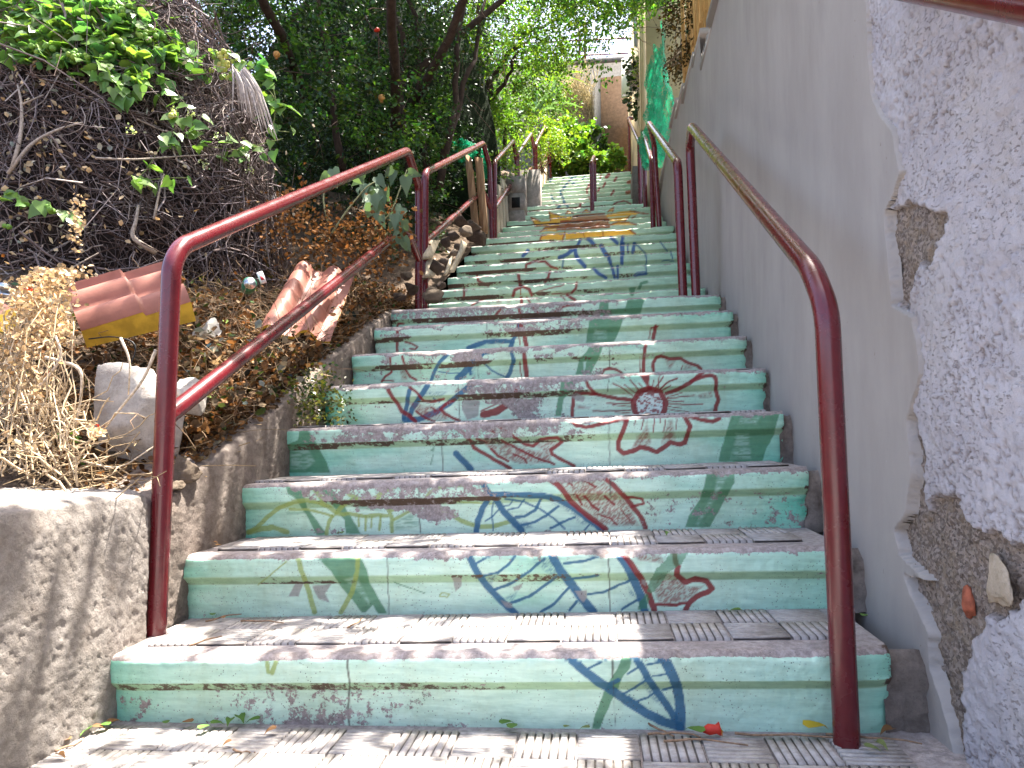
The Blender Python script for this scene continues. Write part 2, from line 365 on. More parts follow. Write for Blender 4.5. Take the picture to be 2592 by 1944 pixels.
# ---- mural, traced stroke by stroke. Frames give the zoom in which each stroke was read: origin and scale in photograph pixels.
FR = {'A': (1400, 800, 3.687), 'B': (950, 800, 3.687), 'C': (1150, 1180, 3.16), 'D': (600, 1180, 3.16), 'E': (1350, 1600, 4.424),
      'G': (1040, 640, 3.687), 'U': (1150, 420, 3.687), 'V': (1300, 380, 5.53), 'L': (700, 740, 3.3175), 'K': (0, 1200, 2.23), 'S': (0, 0, 1)}
PC = {'r': (.25, .017, .022), 'b': (.032, .135, .26), 'g': (.065, .235, .11), 'o': (.33, .42, .11), 'y': (.80, .43, .02), 'n': (.30, .075, .022),
      'm': (.52, .76, .65), 'w': (.70, .80, .78), 'k': (.05, .04, .035), 'd': (.03, .10, .32), 'j': (.07, .055, .045), 's': (.33, .30, .29), 'h': (.42, .15, .05)}
MU = {
0: ['K o 18 1505,1040 1515,1120', 'K o 20 1565,1040 1535,1125',
    'E gP 1000,230 1100,230 1090,400 990,520 950,640 890,740 800,930 750,1080 655,1080 690,940 790,670 870,520 950,400',
    'E bq 1250,420 1420,650 1500,900 1330,760 1180,560', 'E bq 900,620 1100,700 1300,860 1250,900 1050,780',
    'E b 82 385,265 520,390 680,520 850,630 1050,770 1250,900 1450,1000 1640,1060', 'E b 92 1420,230 1530,420 1610,600 1640,780 1645,930 1650,1080',
    'E b 66 1100,240 1220,400 1310,560 1420,710 1530,870 1580,960', 'E b 20 620,400 740,350 850,275', 'E b 40 860,580 950,540', 'E b 20 1010,690 1140,620 1250,540',
    'E b 20 1160,780 1280,730 1350,680', 'E b 18 1060,470 1170,400', 'E b 18 1270,365 1410,335', 'E b 18 1340,490 1490,470', 'E b 22 1450,645 1560,615',
    'S j 5 882,1640 880,1690 885,1740 881,1790 884,1840', 'E j 22 870,90 880,300 890,500', 'E j 5 895,500 910,800 920,1060'],
1: ['D gP 635,720 980,715 1040,830 1060,930 1200,1170 1130,1180 1090,1110 1030,1165 1000,1170 900,1040 830,960 750,840', 'D mq 840,900 960,870 1070,1080 1060,1130 1000,1040',
    'D o 34 485,715 520,850 570,990 620,1165', 'D o 30 965,715 960,850 920,1010 830,1170', 'D o 8 400,760 170,950', 'D g 6 1260,930 1500,1015', 'D o 8 1620,1040 1640,1010 1700,1025 1680,1045 1620,1040',
    'C bq 600,700 800,690 870,850 780,900 620,760', 'C bq 820,850 950,960 1060,1090 1000,1120 880,950', 'C bq 1380,930 1440,1000 1490,1090 1400,1040', 'C bq 240,900 380,830 300,960', 'C bq 380,1060 520,980 480,1090',
    'C b 44 110,700 170,830 240,930 330,1030 430,1130 490,1180', 'C b 54 1290,670 1380,800 1440,920 1490,1030 1525,1170', 'C b 58 770,690 850,840 950,960 1040,1080 1110,1165',
    'C b 16 180,775 280,720', 'C b 16 235,880 350,850 440,780 490,710', 'C b 18 325,985 470,930 600,840 720,740', 'C b 18 450,1095 600,1040 720,960 820,880', 'C b 18 690,1170 800,1100 870,1020 910,980', 'C b 18 925,1150 980,1080',
    'C b 16 880,775 1030,760 1130,730 1230,700', 'C b 16 950,900 1070,885 1150,875', 'C b 16 1070,1025 1200,1005 1300,960 1400,915', 'C b 16 1340,1145 1420,1095 1480,1065',
    'C rq 1560,900 1680,850 1790,880 1860,960 2010,950 1900,1050 1780,1110 1640,1110', 'C rq 1390,690 1640,690 1690,780 1590,770 1480,760',
    'C r 40 1340,685 1420,790 1490,890 1550,1010 1600,1150', 'C r 34 1755,665 1770,780', 'C r 36 1790,800 1780,870 1850,930 1930,900 2020,920 2065,980 2020,1010 1940,1040 1880,1090 1850,1150', 'C r 20 1620,1105 1780,1110 1850,1090',
    'C gT 1740,665 1890,660 1820,780 1700,860 1640,960 1580,1010 1540,1010 1570,900 1620,820 1700,740', 'C gT 1480,1090 1540,1010 1560,1060 1540,1140 1470,1150',
    'C sP 960,1000 1060,990 1060,1050 1030,1095', 'C sP 370,1070 460,1100 465,1135 410,1130', 'C sP 470,970 550,935 520,990 480,995', 'C sP 1495,905 1530,910 1530,960 1500,940', 'D sP 1720,890 1800,880 1790,960 1750,1000', 'D sP 410,1040 480,920 530,940 490,1040', 'D sP 600,960 760,940 700,1020 740,1090 650,1060',
    'D j 7 1200,700 1208,950 1215,1180', 'C j 10 1225,640 1235,800 1245,1160'],
2: ['D gq 450,250 760,240 800,330 560,330', 'D gP 385,150 450,140 530,200 560,330 720,545 640,550 570,420 480,270 410,220', 'D gP 640,160 730,150 800,230 860,320 920,420 990,540 870,540 860,430 800,360 720,260',
    'D gq 930,300 1110,290 1180,370 930,350', 'D gq 1250,430 1460,350 1470,500 1260,520', 'D gq 380,360 560,350 560,390 400,390',
    'D o 28 90,530 160,490 230,420 340,330 460,285 560,270 660,290 740,330 790,370', 'D o 34 90,530 200,500 290,490 400,525', 'D o 16 420,345 560,345 660,370 770,400',
    'D o 28 800,370 850,310 920,270 1040,265 1130,280 1200,330 1235,400 1240,520', 'D o 24 790,385 900,380 1030,405 1120,390 1200,400', 'D o 24 760,400 730,460 715,545', 'D o 14 975,400 970,480', 'D o 14 1030,400 1030,510', 'D o 12 1075,410 1072,490', 'D o 16 1150,400 1135,510',
    'D o 28 1240,350 1340,310 1460,295 1560,310 1680,370 1800,440 1930,485 2050,480 2200,440', 'D o 20 1250,430 1340,380 1460,330', 'D o 32 1110,255 1200,190 1290,140 1400,120', 'D o 22 1500,280 1540,210 1620,170 1720,150 1830,160', 'D o 30 600,150 640,210 690,270', 'D o 26 850,160 900,230 950,250', 'D o 9 1640,275 1850,290 2080,300',
    'D o 6 1220,300 1240,270', 'D o 6 1260,300 1290,265', 'D o 6 1310,290 1350,260', 'D o 6 1360,285 1400,255',
    'C bq 700,240 960,350 1100,440 1150,500 1000,470 880,350 740,280', 'C bq 350,300 460,400 560,510 470,500 400,400', 'C bq 480,420 600,440 640,500 500,510', 'C bq 200,400 260,300 270,330 220,450',
    'C b 36 215,120 280,220', 'C b 36 285,230 230,330 190,430 175,530', 'C b 38 280,225 500,230 700,235 830,265 960,340 1080,430 1180,510', 'C b 42 330,260 400,370 480,450 540,515', 'C b 12 410,262 560,285 690,345 800,420 880,500', 'C b 18 690,270 650,350 560,400 490,410', 'C b 16 830,320 730,400 640,450 540,470', 'C b 16 960,410 860,450 770,495', 'C b 10 560,265 510,330 430,350', 'C b 9 310,290 300,400 310,510', 'C b 9 360,340 310,400 250,440', 'C b 9 1080,470 1040,510', 'C b 8 470,270 440,310 400,318',
    'C rq 800,100 1170,90 1390,300 1490,480 1200,480 950,260', 'C r 36 750,95 830,150 890,220 930,280 1010,350 1090,410 1210,505', 'C r 34 1180,80 1260,140 1330,210 1400,290 1440,340 1490,400 1530,490', 'C r 16 1380,250 1440,250 1505,265 1515,300 1420,320',
    'C r 14 880,105 940,150', 'C r 14 990,90 1130,165', 'C r 16 1040,240 1100,310 1150,350', 'C r 14 1200,240 1280,310', 'C r 14 980,230 1020,310', 'C r 10 1150,380 1250,420 1300,470', 'C r 8 1330,340 1400,430',
    'C gP 2020,40 2240,40 2240,130 2130,330 2040,490 1845,490 1880,390 1960,270 2000,160', 'C mq 2100,60 2200,70 2090,270 2010,400 1950,480 1920,470 2000,330 2070,200',
    'D j 9 1445,90 1460,250 1465,530', 'C j 10 1245,50 1250,240'],
3: ['L gP 190,1140 250,1140 340,1280 420,1420 450,1515 100,1515 80,1280 180,1240', 'L mq 110,1290 260,1290 330,1420 250,1500 110,1490',
    'B b 46 755,1285 830,1360 890,1430', 'B g 8 545,1225 540,1260 520,1250', 'B g 5 540,1290 515,1390',
    'B rq 950,1130 1200,1160 1450,1240 1640,1270 1640,1370 1350,1390 1100,1290', 'B rq 780,1020 1120,1020 1200,1090 900,1090', 'B rq 1480,1200 1680,1150 1720,1200 1600,1290',
    'B r 28 720,1020 830,1100 890,1170 920,1230 1030,1290 1130,1350 1260,1420', 'B r 26 1120,1010 1230,1080 1310,1140 1400,1200 1480,1210 1550,1150 1700,1135 1745,1170 1700,1210 1640,1250 1650,1290 1760,1350 1860,1400',
    'B r 20 960,1020 1110,1085', 'B r 16 945,1145 1035,1180', 'B r 18 1180,1160 1330,1240 1490,1320 1670,1380', 'B r 20 1080,1240 1150,1310 1240,1355', 'B r 14 1285,1285 1390,1330 1415,1370', 'B r 8 900,1030 935,1065',
    'A rq 880,960 900,1100 920,1190 890,1215 730,1230 780,1130 850,1050', 'A rq 1080,960 1110,960 1150,1150 1040,1200 1000,1190 1040,1080',
    'A r 30 170,980 220,1020 300,1038 400,1018 520,990 610,970 690,965', 'A r 36 690,960 650,1080 610,1180 610,1240 660,1280 740,1260 820,1225 900,1240 970,1270 1030,1225 1100,1180 1180,1200 1230,1180 1260,1090 1280,1030 1230,940', 'A r 32 1280,940 1400,970 1490,985 1550,960 1555,925',
    'A r 8 945,950 940,1080', 'A r 8 850,955 820,1060', 'A r 8 1050,960 1030,1080', 'A r 8 1150,950 1150,1060', 'A r 7 770,970 760,1010', 'A r 7 1000,950 995,1000', 'A d 6 310,985 340,1010',
    'A gP 1665,925 2110,905 2060,1110 1990,1240 1950,1360 1545,1360 1560,1270 1620,1080', 'A mq 1700,1090 1830,1090 1860,1340 1650,1340', 'A g 8 1690,1155 1850,1150', 'A g 8 1680,1220 1850,1215', 'A g 8 1670,1300 1850,1300', 'A mq 1740,940 1950,930 1900,1010 1720,1010',
    'A j 8 520,940 528,1390', 'B j 8 618,1000 632,1440'],
4: ['A gP 80,600 225,575 190,670 100,780 75,930 20,935 50,740', 'B bq 430,700 700,690 620,760 450,760',
    'B b 40 490,650 400,780 340,870 320,960', 'B b 32 320,690 290,850 265,950', 'B b 42 270,965 400,965 560,900 680,820 770,740 930,620', 'B b 10 540,770 600,800',
    'B rq 280,780 460,830 620,860 690,970 560,980 380,900', 'B r 30 100,650 150,740 210,820 250,890 320,930 375,985', 'B r 20 320,660 390,720 450,790 530,800 640,770', 'B r 24 740,780 660,820 610,870 650,910 720,950 790,980', 'B r 16 380,890 470,950 550,980', 'B r 12 520,850 560,880',
    'B r 54 1325,600 1310,720 1240,820 1130,890 1010,920', 'B r 8 1255,600 1220,700', 'B r 9 1220,740 1130,820 990,885',
    'A wP 760,760 830,690 960,690 1040,760 1045,860 1000,910 800,910 755,850', 'A rM 760,760 830,690 960,690 1040,760 1045,860 1000,910 800,910 755,850',
    'A r 42 900,672 800,710 748,800 760,880 800,960', 'A r 42 900,672 1000,705 1052,800 1040,880 1000,960', 'A rP 805,545 905,540 895,650 870,650',
    'A r 28 1060,720 1160,685 1270,630 1390,525', 'A r 30 1290,610 1380,570 1470,548 1510,565 1525,620 1515,680 1545,780 1520,840 1515,890', 'A r 28 215,715 400,728 560,765 730,785', 'A r 24 400,725 330,660 305,600 325,570', 'A r 26 195,730 190,800 180,860 180,940',
    'A rq 1330,740 1490,690 1495,760 1380,775', 'A rq 1340,890 1490,860 1500,890', 'A rq 215,820 360,850 330,870 200,870', 'A rq 700,570 790,660 760,650', 'A rq 640,700 740,760 650,730',
    'A r 8 1070,770 1200,750 1320,740', 'A r 8 1080,795 1220,795', 'A r 9 1080,820 1400,825', 'A r 7 1080,845 1200,858', 'A r 7 1070,870 1300,900', 'A r 7 1070,755 1200,715', 'A r 9 720,815 500,815', 'A r 7 720,845 560,830', 'A r 8 720,880 370,888', 'A r 7 720,905 580,900', 'A r 9 740,740 640,670 560,630', 'A r 8 760,710 660,640', 'A r 10 790,680 720,600', 'A r 8 830,665 800,630', 'A r 10 960,660 1030,570', 'A r 8 930,650 940,600', 'A r 12 1000,680 1080,610 1160,580', 'A r 9 1020,690 1100,650', 'A r 8 980,665 990,560',
    'A sP 160,740 220,715 300,760 280,800 220,790', 'B sP 830,760 980,790 960,930 860,970 810,870',
    'A j 7 515,560 515,700', 'B j 7 772,620 790,970'],
5: ['A gP 350,268 470,265 430,380 350,540 210,545 245,400 320,330', 'A mP 282,425 312,420 300,480 285,520', 'B bq 620,470 840,470 800,520 600,510', 'B bq 880,440 960,440 930,560 860,520',
    'B b 26 700,330 600,430 560,500 525,600', 'B b 32 1270,310 1290,420 1260,520 1230,570', 'B b 48 1010,330 900,440 830,530 770,585', 'B b 12 1020,440 1090,510 1220,575', 'B b 9 590,520 690,535 800,530', 'B b 24 880,480 890,540', 'B bP 960,320 1060,310 1070,350 970,370',
    'B r 18 130,340 140,450 155,520 90,570 60,610', 'B r 18 250,370 285,500 330,570 380,595', 'B rq 230,480 280,480 310,600 240,600', 'B r 10 80,605 170,605', 'B r 34 1380,300 1415,560', 'B r 8 1350,430 1360,560',
    'A r 26 870,235 850,380 842,520', 'A r 6 815,380 815,520', 'A r 24 935,515 935,430 965,385 1010,372 1090,400 1190,398 1260,440 1350,465 1380,495', 'A r 20 455,535 480,500 530,487 590,500 635,530', 'A rq 1045,400 1150,410 1120,470 1080,510', 'A rq 1230,450 1310,470 1290,500 1215,505', 'A r 7 1210,465 1190,505',
    'A j 7 522,260 530,480', 'B j 7 948,310 965,580'],
6: ['A gP 345,10 660,10 610,150 570,240 305,245 320,140', 'A mq 380,120 500,120 510,220 360,230', 'A r 28 960,95 935,210', 'A r 8 915,110 895,210', 'A r 10 915,110 980,92',
    'B b 24 1335,80 1340,150 1280,225', 'B b 34 1280,235 1150,235 1030,240 930,275 870,297', 'B b 38 1280,235 1262,285', 'B r 22 205,120 205,325', 'B r 13 280,240 340,260 395,290 370,310 320,305', 'B r 34 1355,60 1410,270', 'B r 8 1315,30 1350,270', 'B j 6 1040,40 1050,210'],
7: ['G gP 1770,440 1840,440 1850,520 2000,520 2020,440 2185,420 2140,570 1740,580', 'G r 26 1005,490 1030,615', 'G r 22 850,510 760,625', 'G r 26 1130,490 1180,560 1260,590 1340,560 1420,500 1590,465', 'G r 20 310,615 380,645', 'G rq 640,600 690,600 660,640 600,640', 'B r 16 205,95 215,70 260,75', 'G j 6 795,490 805,560'],
'up': ['G r 16 690,425 570,485', 'G r 22 1030,420 1035,465', 'G r 18 1080,420 1110,460', 'G r 22 1460,395 1530,440', 'G rq 790,430 860,425 850,470 800,470', 'G rq 720,440 750,440 730,480 700,480', 'G rq 910,430 950,430 920,470 890,470', 'G rq 1160,410 1180,410 1210,450 1180,450', 'G r 10 1400,400 1440,440',
    'G r 18 495,335 495,430', 'G r 24 955,405 970,345 1040,310 1110,345 1130,395', 'G r 18 1550,275 1535,340 1500,375', 'G r 10 1320,385 1480,378', 'G rq 500,415 950,400 950,410 500,430', 'G r 8 1170,370 1300,330 1420,300', 'G rq 1120,330 1250,300 1230,320', 'G n 8 1022,310 1025,390',
    'G r 20 615,210 630,260 680,285 720,305', 'G r 24 1005,205 1020,300', 'G r 20 1300,170 1280,230 1250,275', 'G r 18 720,190 770,172 830,180', 'G r 20 1070,170 1080,110 1150,80 1250,80 1310,130 1365,145',
    'G gP 2030,320 2100,315 2080,400 2055,400', 'G g 22 2130,330 2150,285 2200,270',
    'G d 26 1710,150 1760,200 1820,235', 'G d 24 1880,135 1900,230', 'G d 22 1930,125 1930,230', 'G d 18 2095,215 2200,195', 'G d 8 2080,210 2110,185 2190,180', 'U d 34 1140,850 1220,940', 'U d 26 1440,840 1460,920', 'U d 24 1565,825 1565,915', 'U b 12 1015,870 1010,950', 'U b 10 1785,820 1795,910', 'U b 10 1785,920 1790,1010',
    'U d 30 1125,765 1060,820 980,855', 'U d 30 1125,770 1135,850', 'U d 34 1370,750 1420,830', 'U d 34 1570,730 1570,820', 'U d 12 1620,730 1625,815', 'U d 24 1680,725 1665,810', 'U b 12 1690,725 1760,790 1780,815', 'U d 26 690,790 640,840', 'U b 10 1920,705 1990,795', 'U d 22 1175,690 1150,740', 'U d 28 1250,680 1310,735', 'U d 28 1460,665 1520,720', 'U d 26 1570,665 1560,715', 'U b 10 2020,800 2040,870', 'U b 8 1940,890 1990,880 2050,890',
    'U yP 800,690 820,640 1030,620 1010,690', 'U yP 1040,685 1030,625 1640,595 1690,635 1300,665', 'U n 12 800,690 820,640', 'U n 12 1030,620 1010,690', 'U n 12 1640,595 1690,635', 'U n 8 1210,620 1215,670', 'U n 8 1380,610 1390,655',
    'U yP 800,612 850,575 960,570 960,608', 'U n 10 800,612 850,575 960,570', 'U nP 960,558 1450,540 1450,578 955,606', 'U hM 960,558 1450,540 1450,578 955,606',
    'U yP 715,478 800,518 990,512 980,560 760,562', 'U n 10 715,478 800,518', 'U n 10 715,478 760,562 980,560', 'U hP 990,510 1445,490 1445,542 985,558', 'U nM 990,510 1445,490 1445,542 985,558', 'U n 16 1000,520 1440,500',
    'U yP 1455,555 1530,525 1620,525 1700,552', 'U n 10 1455,550 1530,523 1620,523 1700,552', 'U yP 1450,520 1450,490 1640,468 1590,512', 'U n 9 1640,468 1590,512',
    'U yP 885,430 980,462 1110,478 1080,506 900,512', 'U n 9 885,430 900,512', 'U n 8 885,430 980,462', 'U hP 1085,506 1120,470 1420,458 1440,495', 'U n 14 1110,472 1200,455 1400,448', 'U yP 1420,478 1430,445 1640,418 1740,440 1650,462', 'U n 12 1640,418 1740,440 1810,445', 'U n 9 1660,490 1690,465',
    'U yP 1040,450 1060,420 1115,445', 'U n 9 1040,450 1060,420 1115,445', 'U yP 1195,432 1235,403 1268,432', 'U n 9 1195,432 1235,403 1268,432', 'U yP 1430,425 1482,388 1482,420', 'U n 9 1430,425 1482,388 1482,420',
    'V b 24 560,355 505,440', 'V b 28 885,325 860,365', 'V b 28 820,380 790,420', 'V b 28 780,435 740,480', 'V b 28 720,505 690,550', 'V b 24 655,570 660,620', 'V b 26 680,640 700,690', 'V b 30 710,715 715,750', 'V b 24 660,775 610,820', 'V b 24 750,770 770,800', 'V b 24 530,635 550,680', 'V b 20 1000,370 970,405', 'V b 16 700,390 690,425', 'V b 24 870,435 820,475', 'V b 18 775,340 780,370', 'V b 18 560,690 570,720',
    'V r 22 1225,350 1215,385', 'V r 36 1335,340 1300,380', 'V r 26 1440,385 1410,435', 'V r 24 1060,480 1045,525', 'V r 26 1280,460 1255,515', 'V r 20 1025,545 1025,600', 'V r 24 1200,530 1180,575', 'V r 26 1400,570 1360,630', 'V r 26 940,755 925,800', 'V r 18 1400,760 1450,730 1530,715 1600,730 1640,755', 'V r 18 1050,655 1070,685', 'V n 40 1650,440 1600,450', 'V n 44 1650,580 1590,590'],
}
def pip(px, py, poly):
    c = np.zeros(len(px), bool); n = len(poly)
    for i in range(n):
        x1, y1 = poly[i]; x2, y2 = poly[(i + 1) % n]
        if y1 == y2: continue
        k = ((y1 > py) != (y2 > py)) & (px < (x2 - x1) * (py - y1) / (y2 - y1) + x1); c ^= k
    return c
def segdist(px, py, pts):
    d = np.full(len(px), 1e9)
    for (x1, y1), (x2, y2) in zip(pts[:-1], pts[1:]):
        dx, dy = x2 - x1, y2 - y1; L = dx * dx + dy * dy + 1e-9
        t = np.clip(((px - x1) * dx + (py - y1) * dy) / L, 0, 1)
        d = np.minimum(d, np.hypot(px - x1 - t * dx, py - y1 - t * dy))
    return d
def paint_mural(i, P, C):
    px, py = project(P)
    wob = (fbm(np.c_[px, py] / 14., 2, 5) - .5) * 3.0; wob2 = (fbm(np.c_[px, py] / 14. + 50, 2, 9) - .5) * 3.0
    qx, qy = px + wob, py + wob2
    aa = 1.25
    for s in MU.get(i, []) if i < 8 else MU['up']:
        t = s.split(); fx, fy, fs = FR[t[0]]; key = t[1]; col = np.array(PC[key[0]]); op = .93 if key[0] in 'rbydn' else .82
        if len(key) == 1: w = float(t[2]) / fs * (1.22 if key != 'j' else 1) + .3; pts = t[3:]
        else: w = 0; pts = t[2:]
        pts = [tuple(map(float, q.split(','))) for q in pts]; pts = [(fx + a / fs, fy + b / fs) for a, b in pts]
        xs = [a for a, b in pts]; ys = [b for a, b in pts]; mg = w + 8
        sel = np.where((qx > min(xs) - mg) & (qx < max(xs) + mg) & (qy > min(ys) - mg) & (qy < max(ys) + mg))[0]
        if not len(sel): continue
        X, Y = qx[sel], qy[sel]
        if len(key) == 1:
            d = segdist(X, Y, pts); al = 1 - sst(w / 2 - aa, w / 2 + aa, d)
        else:
            ins = pip(X, Y, pts).astype(float); al = ins
            if key[1] == 'q':      # dry brush, streaky
                edge = segdist(X, Y, pts + pts[:1]); n = fbm(np.c_[X / 22., Y / 3.2], 4, 3) if key[0] in 'mg' else fbm(np.c_[(X - Y) / 12., (X + Y) / 3.4], 4, 3)
                al = ins * sst(0, 7, edge) * sst(.34, .66, n) * .55 + ins * (.24 if key[0] == 'r' else .10)
            elif key[1] == 'M': al = ins * sst(.50, .58, fbm(np.c_[X / 7., Y / 3.], 3, 8)) * .9
            elif key[1] == 'T': al = ins * .8
            else:
                edge = segdist(X, Y, pts + pts[:1]); al = np.where(ins > 0, np.maximum(.5, sst(-aa, aa, edge)), .5 * (1 - sst(0, aa, edge)))
        al = (al * op)[:, None]
        C[sel] = C[sel] * (1 - al) + col * al
    return C

# ---- ribbed tile meshes (shared)
def tile_mesh(size, name):
    n = 7; p = size / n; h0, h1 = .002, .0062; xs, zs = [-size / 2], [h0]
    for k in range(n):
        x0 = -size / 2 + k * p
        xs += [x0 + .09 * p, x0 + .15 * p, x0 + .84 * p, x0 + .91 * p]; zs += [h0, h1, h1, h0]
    xs.append(size / 2); zs.append(h0); V = []; F = []; rib = []
    for x, z in zip(xs, zs):
        V += [(x, -size / 2, z), (x, size / 2, z)]; rib += [(z - h0) / (h1 - h0)] * 2
    for k in range(len(xs) - 1): F.append((2 * k, 2 * k + 2, 2 * k + 3, 2 * k + 1))
    k0 = len(V); m_ = len(xs)
    for e in (0, 1):
        for x, z in zip(xs, zs): V.append((x, (-size / 2, size / 2)[e], -.006)); rib.append(.5)
        for k in range(m_ - 1):
            a, b = k0 + e * m_ + k, k0 + e * m_ + k + 1; F.append((2 * k + e, a, b, 2 * k + 2 + e) if e == 0 else (2 * k + e, 2 * k + 2 + e, b, a))
    return mesh(name, V, F, M_TILE, cols={'rib': np.array(rib)})
TS = .1245
TILE = tile_mesh(TS - .004, 'ribbed_tile')
def lay_tile(x, y, zf, parent, tilt, turn):
    o = link('ribbed_tile', TILE, parent)
    o.location = (x, y, zf + random.uniform(-.0012, .0006) + .0015)
    o.rotation_mode = 'ZYX'
    o.rotation_euler = (random.uniform(-.006, .006), -tilt, turn * math.pi / 2 + random.uniform(-.012, .012))
    return o

stairs = empty('painted_staircase', (0, 0, 0), 'long mint green outdoor staircase with a painted flower mural on its risers', 'staircase')
for i in range(NS):
    a, b = SL[i], SR[i]; y0 = YS[i]; dep = y0 - CAM[1]
    st = max(.0026, dep * .0016)
    w = b[0] - a[0]; nu = int(w / st) + 1; u = np.linspace(0, 1, nu)
    X = a[0] + u * w; ZT = a[2] + u * (b[2] - a[2])
    ZB = np.array([step_z(i - 1, x) for x in X]) - .012
    H = (ZT - ZB).mean()
    ynext = (YS[i + 1] + .03 if i + 1 < NS else YS[i] + .9) - y0
    # profile: (dy, dz)
    prof = [(.024, 0.), (.014, -.0015), (.007, -.006), (.002, -.012), (0, -.019)]
    v = -.019
    while v - st > -.058: v -= st; prof.append((0, v))
    prof.append((0, -.060)); nch = max(3, int(.026 / st))
    for k in range(1, nch + 1): prof.append((.021 * k / nch, -.060 - .021 * k / nch))
    nl = max(4, int((H - .081) / st)); chv = len(prof)
    prof += [(.021 + .003 * k / nl, -.081 - (H - .081) * k / nl) for k in range(1, nl + 1)]
    back = [(ynext, 0.), (ynext * .5, 0.), (.072, 0.)]
    prof = np.array(back + prof); nv = len(prof)
    DY = np.tile(prof[:, 0], (nu, 1)); DZ = np.tile(prof[:, 1], (nu, 1))
    sc = np.where(DZ < -.081, (ZT - ZB)[:, None], 1)
    DZ = np.where(DZ < -.081, -.081 - (-DZ - .081) * ((ZT - ZB - .081) / (H - .081))[:, None], DZ)
    P = np.stack([np.tile(X[:, None], (1, nv)), y0 + DY, ZT[:, None] + DZ], 2).reshape(-1, 3)
    xw = np.tile(X[:, None], (1, nv)).ravel(); dz = DZ.ravel(); vi = np.tile(np.arange(nv), nu)
    q = np.c_[xw * 14 + i * 7.7, dz * 14, np.zeros(len(xw))]
    wv = (fbm(q, 4, 21) - .5); wf = fbm(q * 5, 3, 22) - .5
    front = vi >= 3
    P[:, 1] += np.where(front, wv * .007 + wf * .003, 0)
    P[:, 2] += np.where(front & (dz > -.03), wv * .003 + wf * .0015, 0)
    # broken corners and chips along the nosing
    ch = sst(.66, .74, fbm(np.c_[xw * 9 + i * 3.1, np.zeros(len(xw))], 3, 31)) * np.exp(-np.abs(dz + .006) / .012) * front
    P[:, 1] += ch * .010; P[:, 2] -= ch * .006
    endr = np.exp(-(b[0] - xw) / .018) * front * (.4 + fbm(np.c_[dz * 40, xw * 0 + i], 2, 4)); P[:, 1] += endr * .02
    endl = np.exp(-(xw - a[0]) / .014) * front * (.4 + fbm(np.c_[dz * 40 + 9, xw * 0 + i], 2, 4)); P[:, 1] += endl * .015
    # colours
    pale = np.array((.60, .81, .67)); teal = np.array((.22, .64, .48)); grn = np.array((.38, .58, .36)); leafy = np.array((.44, .66, .46))
    uu = (xw - a[0]) / w
    big = fbm(np.c_[xw * 3.2 + i * 5, dz * 9], 4, 41)
    te = np.clip(.95 * np.exp(-uu / .07) + .75 * np.exp(-(1 - uu) / .10), 0, 1) * sst(.28, .6, big + .1) + sst(.55, .8, big) * .45
    C = pale * (1 - te[:, None]) + teal * te[:, None]
    if i >= 8: C = C * .45 + leafy * .55  # green cast of leaf-filtered light, put into the upper risers' colour
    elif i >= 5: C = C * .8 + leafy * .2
    chm = ((dz < -.058) & (dz > -.0825)).astype(float)[:, None]
    C = C * (1 - chm * .75) + grn * chm * .75
    C = paint_mural(i, P, C)
    # wear: how much of the paint is gone; dirt: how much grime sits there
    n1 = fbm(np.c_[xw * 2.3 + i * 9.1, dz * 3], 4, 51); n2 = fbm(np.c_[xw * 6 + i * 2.7, dz * 20], 4, 52)
    nos = sst(-.066, -.056, dz)
    left = 1 - sst(.45, .85, uu)
    k = [.03, .22, .44, .48, .50, .56, .55, .45][i] if i < 8 else .16
    wear = .20 + nos * k * (.30 + .62 * left) * sst(.28, .62, n1 * .6 + n2 * .4 + .06)
    wear += nos * sst(-.030, -.010, dz) * (.16 + .2 * n2)
    wear = np.where(dz > (-.0105 if i < 8 else -.004), 1.15, wear)
    wear += (1 - nos) * (.30 * sst(.48, .70, n1) + .58 * np.exp(-(dz - (ZB - ZT).mean()) / .018) * sst(.35, .65, n2))
    if i in (2, 4, 5, 6, 7): wear += (1 - nos) * left * .28 * sst(.42, .62, n2)
    dirt = .04 + chm[:, 0] * ([.46, .50, .54, .54, .54, .60, .60, .58][i] if i < 8 else .58) * (.45 + .75 * left) * sst(.25, .6, n2 * .7 + n1 * .3) + (.16 if i >= 8 else 0) * sst(.45, .7, n1)
    dirt += .6 * np.exp(-(b[0] - xw) / .022) * sst(.3, .6, n2) + .22 * np.exp(-(dz - (ZB - ZT).mean()) / .006)
    F = grid_faces(nu, nv)
    jj = np.tile(np.arange(nv - 1), nu - 1); mi = np.where(jj < 3, 1, 0)
    F = F[:, ::-1]
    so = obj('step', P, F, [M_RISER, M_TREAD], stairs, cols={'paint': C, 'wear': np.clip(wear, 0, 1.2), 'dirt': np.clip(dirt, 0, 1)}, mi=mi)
    if i < 8:
        tl = math.atan2(b[2] - a[2], w); rows = 2 if i < 7 else 5
        nx = int((w - .02) / TS); off = (w - nx * TS) / 2 + random.uniform(-.02, .02)
        for r in range(rows):
            for c in range(nx):
                x = a[0] + off + (c + .5) * TS; y = y0 + .075 + (r + .5) * TS + .004
                lay_tile(x, y, step_z(i, x), so, tl, (c + r + i) % 2)
